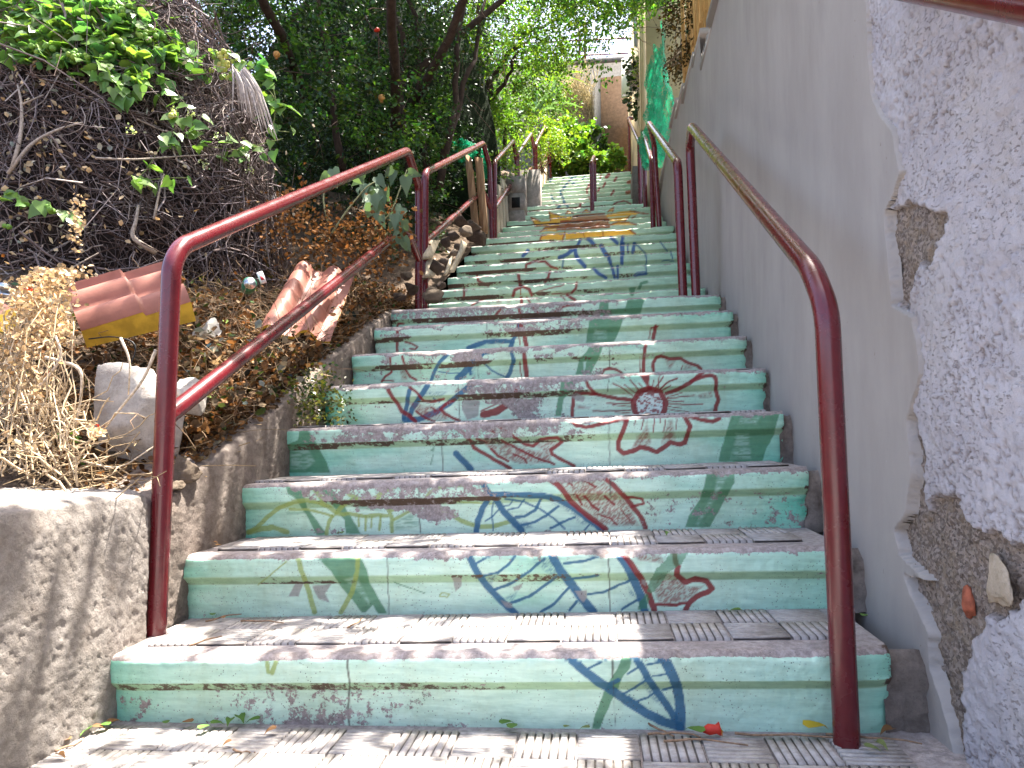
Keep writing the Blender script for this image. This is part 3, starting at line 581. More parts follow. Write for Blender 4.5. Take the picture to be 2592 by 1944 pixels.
    # body under the treads, closed at the sides
for i in range(8):
    b = SR[i]; wx = .80 + .017 * YS[i] + .02; mb_ = []
    for k in range(7):
        for j in range(5):
            zz = (step_z(i - 1, b[0]) - .01) + (b[2] - step_z(i - 1, b[0]) - .004) * k / 6; xx = b[0] - .012 + (wx - b[0] + .012) * j / 4
            mb_.append((xx, YS[i] + .034 + random.uniform(-.012, .012) + (.03 if k == 6 else 0), zz + random.uniform(-.006, .004)))
    obj('side_mortar', mb_, grid_faces(7, 5), M_KERB, stairs)
bod = MB()
for i in range(NS):
    a, b = SL[i], SR[i]; y1 = YS[i + 1] if i + 1 < NS else YS[i] + .9
    z = min(a[2], b[2]) - .05
    bod.box((a[0] + .012, YS[i] + .035, -.3 if i < 3 else a[2] - 1.0), (b[0] - .012, y1 + .03, z - .02))
core = obj('stair_core', *bod.get(), M_KERB, stairs); stuff(core)

# ---- paved landing at the foot of the stairs
pav = empty('paved_landing', (0, 0, 0), 'pale ribbed tile landing at the foot of the painted stairs', 'pavement')
del pav['category'], pav['label']; struct(pav)
pv = np.array([(-1.6, -2.6, step_z(-1, -1.6)), (1.3, -2.6, step_z(-1, 1.3)), (1.3, .08, step_z(-1, 1.3)), (-1.6, .08, step_z(-1, -1.6))])
obj('mortar_bed', pv, [(0, 1, 2, 3)], M_TREAD, pav)
for r in range(14):
    for c in range(15):
        x = -1.02 + (c + .5) * TS; y = -.012 - (r + .5) * TS
        if x > .69 and r < 3: continue
        lay_tile(x, y, step_z(-1, x), pav, math.atan(.0279), (c + r) % 2)

# ================================================================== left: retaining wall, kerb, embankment
def zk(y):
    return np.interp(y, [-9, .14, .28, .909, 1.45, 2.11, 2.45, 2.95, 5.2, 6.8, 10.3, 14, 20], [.475, .475, .483, .732, .974, 1.242, 1.36, 1.42, 2.46, 3.22, 4.92, 6.2, 8.2])
def edge_x(y): return np.interp(y, [-9, .1, .14, 5.1, 5.3, 7.4, 10.2, 10.6, 12], [-1.2, -1.2, -1.07, -1.03, -.9, -.88, -.7, .55, 1.2])
def terrain_z(x, y):
    x = np.asarray(x, float); y = np.asarray(y, float); d = np.maximum(0, -1.1 - x)
    z = zk(y) - .03 + np.where(y < .3, .22, .34) * np.minimum(d, 1.2) + .16 * np.clip(d - 1.2, 0, 3)
    z = z + (fbm(np.c_[x.ravel() * 2.2, y.ravel() * 2.2], 4, 61).reshape(x.shape) - .5) * .22 * sst(0, .5, d)
    return z
gy = np.concatenate([np.arange(-4, 3.2, .045), np.arange(3.2, 19, .12)])
gu = np.concatenate([np.linspace(0, .3, 45), np.linspace(.3, 1, 22)[1:]]) ** 1.2
UU, YY = np.meshgrid(gu, gy, indexing='ij')
XX = edge_x(YY) - UU * 10
ZZ = terrain_z(XX, YY)
struct(obj('embankment', np.stack([XX, YY, ZZ], 2).reshape(-1, 3), grid_faces(len(gu), len(gy)), M_SOIL, smooth=True))

def skin_wall(name, mat, ys, prof, label, cat, amp=.010, back=None, fr=22):
    """rough cement strip: prof(y) gives the cross-section points from bottom up and over the top"""
    secs = [resample(np.c_[prof(y)[:, 0], np.zeros(len(prof(y))), prof(y)[:, 1]], .0001) for y in ys[:1]]
    n = None; V = []
    for y in ys:
        p = prof(y); d = np.r_[0, np.cumsum(np.linalg.norm(np.diff(p, axis=0), axis=1))]
        if n is None: n = int(d[-1] / .0065) + 2
        t = np.linspace(0, 1, n) * d[-1]
        q = np.c_[np.interp(t, d, p[:, 0]), np.full(n, y), np.interp(t, d, p[:, 1])]
        nx = np.gradient(q[:, 2]); nz = -np.gradient(q[:, 0]); L = np.hypot(nx, nz) + 1e-9
        k = 4; nx = np.convolve(np.pad(nx / L, k, 'edge'), np.ones(2 * k + 1) / (2 * k + 1), 'valid'); nz = np.convolve(np.pad(nz / L, k, 'edge'), np.ones(2 * k + 1) / (2 * k + 1), 'valid')
        V.append(np.c_[q, nx, nz])
    V = np.array(V).reshape(-1, 5)
    P = V[:, :3].copy()
    dsp = (fbm(P * 60, 4, 71) - .5) * amp * .45 + (fbm(P * 140, 3, 72) - .5) * amp * .8 + (fbm(P * 5.5, 3, 73) - .5) * amp * 1.6
    P[:, 0] += V[:, 3] * dsp; P[:, 2] += V[:, 4] * dsp
    o = obj(name, P, grid_faces(len(ys), n)[:, ::-1], mat)
    return tag(o, label, cat)
ret = lambda y: np.array([(-.972, -.06), (-.978, .2), (-.986, .45), (-.995, .483), (-1.03, .495), (-1.48, .50)])
skin_wall('retaining_wall', M_STUCCO, np.arange(-1.9, .150, .0055), ret, 'rough sunlit grey stucco wall at the left foot of the stairs', 'wall')
def kerbp(y):
    z = float(zk(y)); return np.array([(-.992, z - .62), (-.997, z - .06), (-1.006, z - .015), (-1.04, z + .003), (-1.30, z + .01)])
skin_wall('stair_kerb', M_KERB, np.arange(.13, 2.62, .007), kerbp, 'sloping brown cement kerb along the left edge of the lower steps', 'kerb', amp=.010)

# ================================================================== right: smooth rendered wall over an old rough wall
def wall_x(y): return .795 + .017 * np.maximum(y, 0) + .03 * np.maximum(-y, 0) + .013 * (1 - sst(.12, .7, y))
# ragged edge of the grey render, read on the wall plane
EDG = [(2192, -60), (2200, 120), (2206, 231), (2222, 275), (2262, 330), (2285, 434), (2262, 500), (2240, 540), (2245, 617), (2258, 771), (2310, 800), (2328, 900), (2327, 965), (2293, 1065), (2300, 1120), (2307, 1186), (2292, 1300), (2262, 1345), (2275, 1400), (2284, 1455), (2345, 1470), (2348, 1600), (2352, 1689), (2393, 1834), (2420, 1960)]
EP = np.array([atx(a, b, .81)[1:] for a, b in EDG])          # (y, z)
EP = EP[np.argsort(EP[:, 1])]
def edge_y(z): return np.interp(z, np.r_[-.3, EP[:, 1], 3.2], np.r_[EP[0, 0], EP[:, 0], EP[-1, 0] + .02])
rw = empty('rendered_wall', (.9, 0, 0), 'tall smooth grey cement wall along the right side of the stairs', 'wall')
ya = np.concatenate([np.arange(-.12, .32, .0035), np.arange(.32, 7.5, .06)]); za = np.concatenate([np.arange(-.12, 1.9, .005), np.arange(1.9, 3.06, .05)])
Yg, Zg = np.meshgrid(ya, za, indexing='ij')
top = lambda y: np.interp(y, [-2, 2.62, 2.63, 3.1, 3.11, 3.55, 3.56, 4.3, 4.31, 4.9, 4.91, 5.5, 5.51, 6.6], [3.04, 3.03, 3.0, 3.02, 3.24, 3.28, 3.30, 3.36, 3.46, 3.5, 3.63, 3.66, 3.62, 3.5])
Pw = np.stack([wall_x(Yg) + (fbm(np.c_[Yg.ravel() * 1.3, Zg.ravel() * 1.3], 3, 81).reshape(Yg.shape) - .5) * .018, Yg, Zg], 2).reshape(-1, 3)
rag = (fbm(np.c_[Yg.ravel() * 45, Zg.ravel() * 45], 5, 83) - .5) * .015
dd = Yg.ravel() + rag - edge_y(Zg.ravel())                     # signed distance from the broken edge
Pw[:, 0] += (1 - sst(-.003, .0005, dd)) * .024
keep = (dd.reshape(Yg.shape)[:-1, :-1] > -.012)
stp = Zg > top(Yg)
Pw[:, 2] = np.where(Zg.ravel() > 1.9, 1.9 + (Zg.ravel() - 1.9) * (top(Yg.ravel()) - 1.9) / (za[-1] - 1.9), Pw[:, 2])
part('render_coat', Pw, grid_faces(len(ya), len(za), keep), M_RENDER, rw)
b = MB(); b.box((.875, .32, -.2), (1.15, 2.62, 3.02))
for q0, q1, h in ((2.62, 3.1, 3.0), (3.1, 3.55, 3.23), (3.55, 4.3, 3.3), (4.3, 4.9, 3.45), (4.9, 5.5, 3.62), (5.5, 7.4, 3.5)): b.box((float(wall_x(q0)) + .035, q0, .3), (1.2, q1, h))
part('wall_core', *b.get(), M_RENDER, rw)
cp = MB(); yc = np.arange(.2, 6.5, .05)
for q0, q1, h in ((.15, 2.62, 3.035), (2.62, 3.1, 3.02), (3.1, 3.55, 3.27), (3.55, 4.3, 3.35), (4.3, 4.9, 3.49), (4.9, 5.5, 3.65), (5.5, 7.4, 3.56)):
    o_ = MB(); o_.box((float(wall_x(q0)) - .006, q0 + .004, h - .03), (1.16, q1 - .004, h + .012)); part('coping', *o_.get(), M_RENDER, rw)

# old rough wall
ro = empty('old_plaster_wall', (.9, -.6, 0), 'crumbling lavender plaster wall beside the near handrail post', 'wall')
ya = np.arange(-1.15, .30, .0042); za = np.arange(-.12, 2.1, .0046)
Yg, Zg = np.meshgrid(ya, za, indexing='ij'); yf, zf = Yg.ravel(), Zg.ravel()
qy_ = yf + (fbm(np.c_[yf * 28, zf * 28], 4, 91) - .5) * .05; qz_ = zf + (fbm(np.c_[yf * 28 + 40, zf * 28], 4, 92) - .5) * .05
def zpoly(pts, ox, oy, s): return [tuple(atx(ox + a / s, oy + c / s, .825)[1:]) for a, c in pts]
PA = zpoly([(1115, 1100), (1200, 1060), (1290, 1060), (1440, 1120), (1425, 1240), (1370, 1420), (1290, 1430), (1260, 1610), (1150, 1600), (1110, 1280)], 1700, 0, 2.074)
PB = zpoly([(690, 380), (760, 360), (792, 480), (800, 690), (840, 665), (900, 670), (960, 780), (1140, 870), (1149, 1000), (1130, 1070), (1000, 1110), (960, 1210), (925, 1330), (935, 1659), (840, 1659), (760, 1290), (640, 950), (650, 780)], 1800, 800, 1.4507)
def sdist(y, z, poly):
    d = segdist(y, z, poly + poly[:1]); return np.where(pip(y, z, poly), d, -d)
sd = np.maximum(sdist(qy_, qz_, PA), sdist(qy_, qz_, PB))
# small stray losses
hole = sst(.735, .76, fbm(np.c_[yf * 13, zf * 13], 3, 95)) * sst(.45, .6, fbm(np.c_[yf * 3, zf * 3], 2, 96))
ex = sst(-.002, .004, sd)
x0 = .8165 + .09 * np.maximum(-.05 - yf, 0)
rough = (fbm(np.c_[yf * 70, zf * 85], 4, 93) - .5) * .010 + (fbm(np.c_[yf * 16, zf * 16], 3, 94) - .5) * .007
pit = sst(.60, .72, fbm(np.c_[yf * 120, zf * 150], 3, 97)) * sst(.38, .6, fbm(np.c_[yf * 6, zf * 6], 3, 98))
xr = x0 + rough + pit * .005 * (1 - ex) + ex * (.016 + (fbm(np.c_[yf * 30, zf * 30], 4, 99) - .5) * .016) + hole * (1 - ex) * .010
cav = np.clip(pit * .8 + hole * .9 + np.exp(-((sd - .001) / .003) ** 2) * .8, 0, 1)
Pr = np.stack([xr, yf, zf], 1)
part('plaster_face', Pr, grid_faces(len(ya), len(za)), M_ROUGH, ro, cols={'exposed': ex, 'cavity': cav})
b = MB(); b.box((.88, -1.15, -.1), (1.2, .3, 3.0)); b.box((.865, .02, 2.08), (.9, .29, 3.0)); part('wall_core', *b.get(), M_ROUGH, ro)
# far part of the same wall, towards and behind the viewer, coarse
ya2 = np.arange(-3.2, -1.14, .03); za2 = np.arange(-.12, 3.0, .03); Yg, Zg = np.meshgrid(ya2, za2, indexing='ij'); yf, zf = Yg.ravel(), Zg.ravel()
part('plaster_face', np.stack([.822 + .09 * np.maximum(-.05 - yf, 0) + (fbm(np.c_[yf * 16, zf * 16], 3, 94) - .5) * .016, yf, zf], 1), grid_faces(len(ya2), len(za2)), M_ROUGH, ro, cols={'exposed': np.zeros(len(yf)), 'cavity': np.zeros(len(yf))})
def lump(c, r, n=3, seed=0, amp=.35, flat=0, planes=6, crease=.35):
    bm = bmesh.new(); bmesh.ops.create_icosphere(bm, subdivisions=n, radius=1); V = np.array([v.co[:] for v in bm.verts]); F = [[v.index for v in f.verts] for f in bm.faces]; bm.free()
    R = np.random.default_rng(seed)
    for k in range(planes):
        d = R.normal(size=3); d /= np.linalg.norm(d); o = R.uniform(.45, .78); s = V @ d; V -= np.outer(np.maximum(0, s - o), d) * .95
    V *= (1 + (fbm(V * 1.6 + seed * 3.1, 4, seed) - .5) * amp * 1.3)[:, None]
    V += V * ((fbm(V * 9 + seed, 3, seed + 5) - .5) * .10 - np.maximum(0, .07 - np.abs(fbm(V * 2.3 + seed * 1.7, 3, seed + 9) - .5)) * crease)[:, None]
    return V * np.asarray(r) + np.asarray(c), F
M_CREAMLUMP = make_stucco_mat('cream_mortar', (.42, .33, .23), (.62, .52, .40))
M_BRICK = mat_simple('red_brick', (.34, .10, .055), .9, .35, 40, .6, 120)
def wpt(zx, zy): return atx(1800 + zx / 1.4507, 800 + zy / 1.4507, .832)
V, F = lump(wpt(1055, 985), (.009, .046, .056), 4, 3, .6); part('mortar_lump', V, F, M_CREAMLUMP, ro, smooth=True)
V, F = lump(wpt(945, 1060), (.010, .018, .036), 3, 9, .4); part('brick_shard', V, F, M_BRICK, ro)

# ================================================================== railings
PR = .025
def railing(name, label, group, posts, rails, loc):
    """posts: list of point lists, rails: (part name, points)"""
    t = empty(name, loc, label, 'railing', group)
    for p in posts:
        V, F = tube(p, PR, 20, False); part('post', V, F, M_PIPE, t, smooth=True)
    for nm, p, r in rails:
        V, F = tube(p, r, 20, False); part(nm, V, F, M_PIPE, t, smooth=True)
    return t
def bent(lowpost, lowtop, elbow_low, elbow_up, uptop, uppost, r=.06):
    """one pipe bent over both posts: returns the two posts and the sloping handrail with its bends"""
    lp, lt, el, eu, ut, up = [np.asarray(q, float) for q in (lowpost, lowtop, elbow_low, elbow_up, uptop, uppost)]
    mid_l = lt + (lp - lt) * .12; mid_u = ut + (up - ut) * .12
    path = fillet([mid_l, lt, el, eu, ut, mid_u], r, 8)
    return [lp, mid_l], path, [up, mid_u]
GR = 'dark red pipe railings along the stairs'
# right, lower flight
lp, ha, up = bent((.6275, -.044, -.02), (.618, -.044, .885), (.612, .03, .985), (.655, 2.20, 2.235), (.672, 2.42, 2.215), (.69, 2.44, 1.33), .05)
rail_r1 = railing('pipe_railing', 'big dark red handrail of the lower flight beside the grey wall', GR, [lp, up], [('handrail', ha, PR)], (.6275, -.044, 0))
# right, second flight
lp, ha, up = bent((.622, 2.46, 1.33), (.606, 2.44, 2.10), (.606, 2.47, 2.15), (.63, 4.82, 3.40), (.70, 5.2, 3.36), (.745, 5.27, 2.5), .05)
railing('pipe_railing', 'sunlit dark red handrail rising along the grey wall above the middle landing', GR, [lp, up], [('handrail', ha, PR)], (.622, 2.46, 1.35))
lp, ha, up = bent((.685, 5.27, 2.5), (.69, 5.40, 3.27), (.69, 5.45, 3.32), (.70, 6.62, 4.07), (.71, 6.8, 4.03), (.72, 6.82, 3.2), .05)
railing('pipe_railing', 'short red and green speckled handrail on the right below the cream wall', GR, [lp, up], [('handrail', ha, PR)], (.685, 5.27, 2.5))
lp, ha, up = bent((.685, 7.2, 3.35), (.685, 7.3, 4.22), (.685, 7.35, 4.27), (.69, 10.2, 5.83), (.71, 10.35, 5.80), (.71, 10.4, 4.9), .05)
t4 = railing('pipe_railing', 'farthest handrail on the right, at the top of the painted flight', GR, [lp, up], [('handrail', ha, PR)], (.685, 7.2, 3.35))
V, F = tube([(.69, 10.2, 5.84), (1.1, 10.4, 5.86)], PR, 12); part('wall_arm', V, F, M_PIPE, t4, smooth=True)
# left
LX = -.9836
lp, ha, up = bent((LX, .1917, .10), (-.968, .1917, 1.085), (-.970, .235, 1.145), (LX, 2.59, 2.348), (LX, 2.87, 2.22), (LX, 2.88, 1.28), .05)
l1 = railing('pipe_railing', 'dark red railing with a lower rail on the left of the lower flight', GR, [lp, up], [('handrail', ha, PR), ('lower_rail', fillet([(LX, .20, .675), (LX, 2.56, 1.865), (LX, 2.88, 1.74)], .05, 6), PR * .96)], (LX, .19, .12))
lp, ha, up = bent((-.978, 3.0, 1.28), (-.975, 3.0, 2.33), (-.975, 3.03, 2.375), (-.93, 5.14, 3.434), (-.89, 5.28, 3.26), (-.865, 5.30, 2.45), .05)
railing('pipe_railing', 'red railing with two sun-striped rails above the rocks on the left', GR, [lp, up], [('handrail', ha, PR), ('lower_rail', fillet([(-.976, 3.0, 1.89), (-.93, 5.10, 2.95), (-.88, 5.29, 2.83)], .04, 6), PR * .96)], (-.978, 3.0, 1.35))
lp, ha, up = bent((-.855, 5.36, 2.45), (-.85, 5.36, 3.30), (-.85, 5.40, 3.35), (-.85, 6.95, 4.20), (-.84, 7.15, 4.05), (-.83, 7.2, 3.2), .05)
railing('pipe_railing', 'third red railing on the left, beside the cream boards', GR, [lp, up], [('handrail', ha, PR), ('lower_rail', fillet([(-.855, 5.36, 2.85), (-.85, 6.9, 3.68), (-.83, 7.19, 3.55)], .04, 6), PR * .96)], (-.855, 5.36, 2.5))
lp, ha, up = bent((-.83, 7.26, 3.2), (-.83, 7.26, 4.13), (-.83, 7.30, 4.18), (-.78, 8.6, 4.98), (-.76, 8.8, 4.85), (-.75, 8.85, 4.05), .05)
railing('pipe_railing', 'fourth red railing on the left, in front of the bright shrubs', GR, [lp, up], [('handrail', ha, PR), ('lower_rail', fillet([(-.83, 7.26, 3.7), (-.78, 8.55, 4.46), (-.75, 8.84, 4.33)], .04, 6), PR * .96)], (-.83, 7.26, 3.3))
lp, ha, up = bent((-.74, 8.9, 4.05), (-.74, 8.9, 4.92), (-.74, 8.94, 4.97), (-.66, 10.2, 5.85), (-.64, 10.45, 5.72), (-.63, 10.5, 4.85), .05)
railing('pipe_railing', 'last red railing on the left at the top of the flight', GR, [lp, up], [('handrail', ha, PR), ('lower_rail', fillet([(-.74, 8.9, 4.5), (-.66, 10.15, 5.3), (-.63, 10.5, 5.2)], .04, 6), PR * .96)], (-.74, 8.9, 4.1))
# centre rail on the upper flight
lp, ha, up = bent((.10, 6.78, 3.2), (.10, 6.78, 3.78), (.10, 6.80, 3.82), (.125, 7.55, 4.18), (.13, 7.62, 4.12), (.13, 7.63, 3.5), .03)
railing('pipe_railing', 'short dark red handrail standing alone in the middle of the upper steps', GR, [lp, up], [('handrail', ha, PR)], (.10, 6.78, 3.2))
# railing close to the viewer, upper right
nr = railing('pipe_railing', 'blurred dark red handrail crossing the upper right corner close by', GR, [[(.72, -1.75, -.1), (.72, -1.75, .34)]], [('handrail', fillet([(.72, -1.75, .34), (.72, -1.72, .385), (.725, -.10, 1.54), (.79, -.06, 1.57), (.84, -.06, 1.57)], .05, 6), .028)], (.72, -1.75, 0))

# ================================================================== far end: walls, upper fence, cream building
M_TAN = make_stucco_mat('tan_pebble_render', (.085, .048, .025), (.155, .092, .052), (.08, .048, .028))
M_GREYC = make_stucco_mat('grey_concrete', (.10, .092, .08), (.18, .165, .148), (.09, .078, .064))
M_CREAM = mat_simple('cream_wall_paint', (.50, .40, .24), .85, .12, 3, .15, 90)
M_CREAM2 = mat_simple('pale_cream_panel_paint', (.66, .63, .52), .7, .08, 2, .05, 60)
def prism(poly, z0, z1):
    n = len(poly); V = [(x, y, z0) for x, y in poly] + [(x, y, (z1[i] if isinstance(z1, (list, tuple)) else z1)) for i, (x, y) in enumerate(poly)]
    F = [list(range(n))[::-1], list(range(n, 2 * n))] + [[i, (i + 1) % n, n + (i + 1) % n, n + i] for i in range(n)]
    return np.array(V, float), F
tw = empty('tan_wall', (.1, 12.3, 4.8), 'tan pebble-dashed wall pier at the head of the stairs', 'wall')
A = aty(1520, 197, 12.2); Bq = aty(1640, 215, 12.0); Cq = aty(1486, 250, 13.2)
V, F = prism([(A[0], 12.2), (Bq[0] + .4, 11.9), (Bq[0] + .4, 13.4), (A[0] + .05, 13.4)], 4.4, [A[2], A[2] - .1, A[2] - .1, A[2]])
part('pier', V, F, M_TAN, tw)
V, F = prism([(Cq[0], 13.2), (A[0] - .005, 12.22), (A[0] + .045, 13.38), (Cq[0] + .05, 13.4)], 4.4, [Cq[2], A[2] + .01, A[2] + .01, Cq[2]])
part('return_wall', V, F, M_GREYC, tw)
uw = empty('upper_wall', (0, 15.5, 6), 'grey upper retaining wall under the red fence', 'wall')
zt = aty(1500, 154, 15.5)[2]; V, F = prism([(-4.5, 15.5), (3.5, 15.5), (3.5, 15.9), (-4.5, 15.9)], 4.5, zt); part('wall_face', V, F, M_GREYC, uw)
V, F = prism([(-4.52, 15.44), (3.52, 15.44), (3.52, 15.95), (-4.52, 15.95)], zt - .08, zt + .03); part('coping', V, F, M_GREYC, uw)
uf = empty('upper_fence', (0, 15.7, zt), 'thin red metal fence on the upper wall against the bright sky', 'fence')
for px in (1300, 1467, 1481, 1640):
    p = aty(px, 140, 15.7); V, F = tube([(p[0], 15.7, zt), (p[0], 15.7, zt + 1.15)], .03, 8); part('post', V, F, M_PIPE, uf)
for py in (105, 143):
    z = aty(1500, py, 15.7)[2]; V, F = tube([(-3, 15.7, z + .1), (2.5, 15.7, z)], .022, 8); part('rail', V, F, M_PIPE, uf)
cb = empty('cream_building', (.9, 7.5, 3.4), 'cream painted building corner beyond the grey wall on the right', 'building')
def part_box(nm, a, c, m, root):
    q = MB(); q.box(a, c); return part(nm, *q.get(), m, root)
part_box('wall', (.77, 7.42, 2.8), (2.2, 11.2, 7.3), M_CREAM, cb)
part_box('corner_pilaster', (.742, 10.7, 4.2), (.80, 11.25, 7.3), M_CREAM, cb)
part_box('corner_pilaster', (.748, 7.7, 3.4), (.80, 8.0, 7.0), M_CREAM, cb)
part_box('corner_pilaster', (.748, 7.41, 3.4), (.80, 7.52, 7.0), M_CREAM, cb)
part_box('conduit', (.72, 8.6, 6.2), (.77, 8.66, 6.7), mat_simple('blue_grey_conduit', (.25, .30, .38), .5, .1), cb)
pan = [aty(1573, 150, 10.9), aty(1616, 127, 10.0), aty(1616, 236, 10.0), aty(1573, 248, 10.9)]
pv = np.array(pan + [q + np.array((.05, .02, 0)) for q in pan]); tag(obj('cream_board', pv, [(0, 1, 2, 3), (7, 6, 5, 4), (0, 4, 5, 1), (1, 5, 6, 2), (2, 6, 7, 3), (3, 7, 4, 0)], M_CREAM2), 'pale cream board standing out from the cream building wall', 'panel')
part_box('block', (0, 0, 0), (0.001, .001, .001), M_GREYC, cb) if False else None
q = MB(); q.box((.60, 7.25, 3.3), (.765, 7.9, 3.92)); tag(obj('concrete_block', *q.get(), M_GREYC), 'grey concrete block between the upper steps and the right railings', 'block')

# ================================================================== vegetation helpers
T_OVAL = (np.array([(0, 0, 0), (-.30, .42, .07), (.30, .42, .07), (0, .48, 0), (0, 1, -.06)]), np.array([(0, 2, 3), (0, 3, 1), (3, 2, 4), (1, 3, 4)]))
T_LANCE = (np.array([(0, 0, 0), (-.13, .4, .04), (.13, .4, .04), (0, .45, 0), (0, 1, -.12)]), np.array([(0, 2, 3), (0, 3, 1), (3, 2, 4), (1, 3, 4)]))
T_CURL = (np.array([(0, 0, 0), (-.36, .35, .22), (.34, .45, .18), (0, .5, 0), (.12, .9, .28), (-.18, .8, .3)]), np.array([(0, 2, 3), (0, 3, 1), (3, 2, 4), (3, 4, 5), (1, 3, 5)]))
T_ROUND = (np.array([(0, 0, 0), (-.42, .2, .06), (-.5, .55, .06), (0, .5, 0), (.5, .55, .06), (.42, .2, .06), (0, 1, -.05)]), np.array([(0, 3, 1), (1, 3, 2), (0, 5, 3), (5, 4, 3), (2, 3, 6), (3, 4, 6)]))
def leafV(C, S, T, up=.7, droop=.25, D=None, cv=.30, hue=.25, seed=0, base=(1, 1, 1), dry=0.):
    R = np.random.default_rng(seed); N = len(C); S = np.broadcast_to(S, (N,)) * R.uniform(.65, 1.2, N)
    n = R.normal(size=(N, 3)) * .6; n[:, 2] += up; n /= np.linalg.norm(n, axis=1)[:, None] + 1e-9
    d = R.normal(size=(N, 3))
    if D is not None: d = d * .5 + D
    d[:, 2] -= droop; d -= n * (d * n).sum(1)[:, None]; d /= np.linalg.norm(d, axis=1)[:, None] + 1e-9
    a = np.cross(d, n); t, f = T; k = len(t)
    V = C[:, None, :] + S[:, None, None] * (t[None, :, 0, None] * a[:, None] + t[None, :, 1, None] * d[:, None] + t[None, :, 2, None] * n[:, None])
    F = (f[None] + (np.arange(N) * k)[:, None, None]).reshape(-1, f.shape[1])
    b = 1 + R.normal(size=N) * cv; h = R.normal(size=N) * hue
    col = np.stack([np.clip(b * (1 + h), .15, 2.2), np.clip(b * (1 + .25 * h), .15, 2.), np.clip(b * (1 - .6 * h), .1, 2.)], 1) * np.array(base)
    if dry: m = R.random(N) < dry; col[m] = np.array((4.5, 1.9, .9)) * b[m, None]
    return V.reshape(-1, 3), F, np.repeat(col, k, 0)
def ellips_pts(e, n, R, shell=.55):
    c, r = np.array(e[0]), np.array(e[1]); d = R.normal(size=(n, 3)); d /= np.linalg.norm(d, axis=1)[:, None]
    k = (shell ** 3 + (1 - shell ** 3) * R.random(n)) ** (1 / 3)
    return c + d * k[:, None] * r
def clump_leaves(ells, ncl, nl, spread, R, shell=.4):
    w = np.array([np.prod(e[1]) ** (2 / 3) for e in ells]); w = w / w.sum(); P = []; D = []
    for e, m in zip(ells, R.multinomial(ncl, w)):
        q = ellips_pts(e, m, R, shell)
        q = q[fbm(q * 2.1, 3, 5) > .40]
        out = q - np.array(e[0]); out /= np.linalg.norm(out, axis=1)[:, None] + 1e-9
        ax = R.normal(size=(len(q), 3)) * .6 + out; ax[:, 2] -= .35; ax /= np.linalg.norm(ax, axis=1)[:, None]
        for j in range(nl):                      # leaves strung along a short twig
            t = R.random(len(q))[:, None]
            P.append(q + ax * (t - .3) * spread * 2.4 + R.normal(size=(len(q), 3)) * spread * .34); D.append(ax)
    return np.concatenate(P), np.concatenate(D)
def limb_path(a, c, R, n=9, wob=.06):
    t = np.linspace(0, 1, n)[:, None]; p = np.array(a) * (1 - t) + np.array(c) * t
    return p + np.cumsum(R.normal(size=(n, 3)), 0) * wob * np.sin(t * math.pi * .9) * .5
M_BARK = make_stucco_mat('brown_bark', (.032, .021, .016), (.075, .05, .037), (.026, .018, .013))
M_LEAF_DARK = mat_leaf('dark_green_leaf', (.026, .058, .014), .28, .36, .5)
M_LEAF_MID = mat_leaf('mid_green_leaf', (.055, .12, .022), .42, .42, .4)
M_LEAF_LIGHT = mat_leaf('light_green_leaf', (.15, .24, .045), .45, .5, .3)
M_LEAF_VINE = mat_leaf('vine_green_leaf', (.15, .275, .075), .44, .36, .5)
M_LEAF_GREY = mat_leaf('grey_green_leaf', (.13, .19, .12), .25, .6, .3)
M_LEAF_DRY = mat_leaf('dried_leaf', (.165, .095, .048), .2, .8, .1, (1.1, .9, .6))
M_STRAW = mat_leaf('straw_leaf', (.50, .40, .265), .25, .8, .1, (1.0, .94, .78))
M_TWIG = mat_col('grey_twig_bark', .9, .3, 90, .1)
def tubes_np(P, r0, r1, n=3):
    """P (N,m,3) -> joined thin tubes"""
    N, m, _ = P.shape; T = np.gradient(P, axis=1); T /= np.linalg.norm(T, axis=2)[..., None] + 1e-9
    u = np.cross(T, np.array((.31, .57, .76))); u /= np.linalg.norm(u, axis=2)[..., None] + 1e-9; w = np.cross(T, u)
    rr = (r0[:, None] * (1 - np.linspace(0, 1, m)) + r1[:, None] * np.linspace(0, 1, m))[..., None, None]
    a = np.arange(n) * 2 * math.pi / n
    V = P[:, :, None, :] + rr * (np.cos(a)[None, None, :, None] * u[:, :, None] + np.sin(a)[None, None, :, None] * w[:, :, None])
    i, j = np.meshgrid(np.arange(m - 1), np.arange(n), indexing='ij'); i = i.ravel(); j = j.ravel()
    f = np.stack([i * n + j, i * n + (j + 1) % n, (i + 1) * n + (j + 1) % n, (i + 1) * n + j], 1)
    F = (f[None] + (np.arange(N) * m * n)[:, None, None]).reshape(-1, 4)
    return V.reshape(-1, 3), F, m * n

# ================================================================== brushwood mound
MC, MR = np.array((-2.85, 2.35, 1.0)), np.array((1.15, .95, 2.45))
def mound_hit(px, py, pull=.05, miss=2.1):
    v = ray(px, py); o = (CAM - MC) / MR; d = v / MR
    A = d @ d; B = 2 * o @ d; C_ = o @ o - 1; disc = B * B - 4 * A * C_
    if disc < 0: return aty(px, py, miss)
    t = (-B - math.sqrt(disc)) / (2 * A); return CAM + v * t - v / np.linalg.norm(v) * pull
R = np.random.default_rng(21)
bp = empty('brushwood_pile', tuple(MC * (1, 1, .9)), 'tall tangled heap of dry grey twigs behind the left railing', 'brushwood')
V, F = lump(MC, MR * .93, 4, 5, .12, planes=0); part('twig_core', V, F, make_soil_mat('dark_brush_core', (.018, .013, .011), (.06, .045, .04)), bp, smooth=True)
N = 11000
d = R.normal(size=(N * 3, 3)); d /= np.linalg.norm(d, axis=1)[:, None]; d = d[(d[:, 1] < .45) & (d[:, 0] > -.75) & (d[:, 2] > -.35)][:N]; N = len(d)
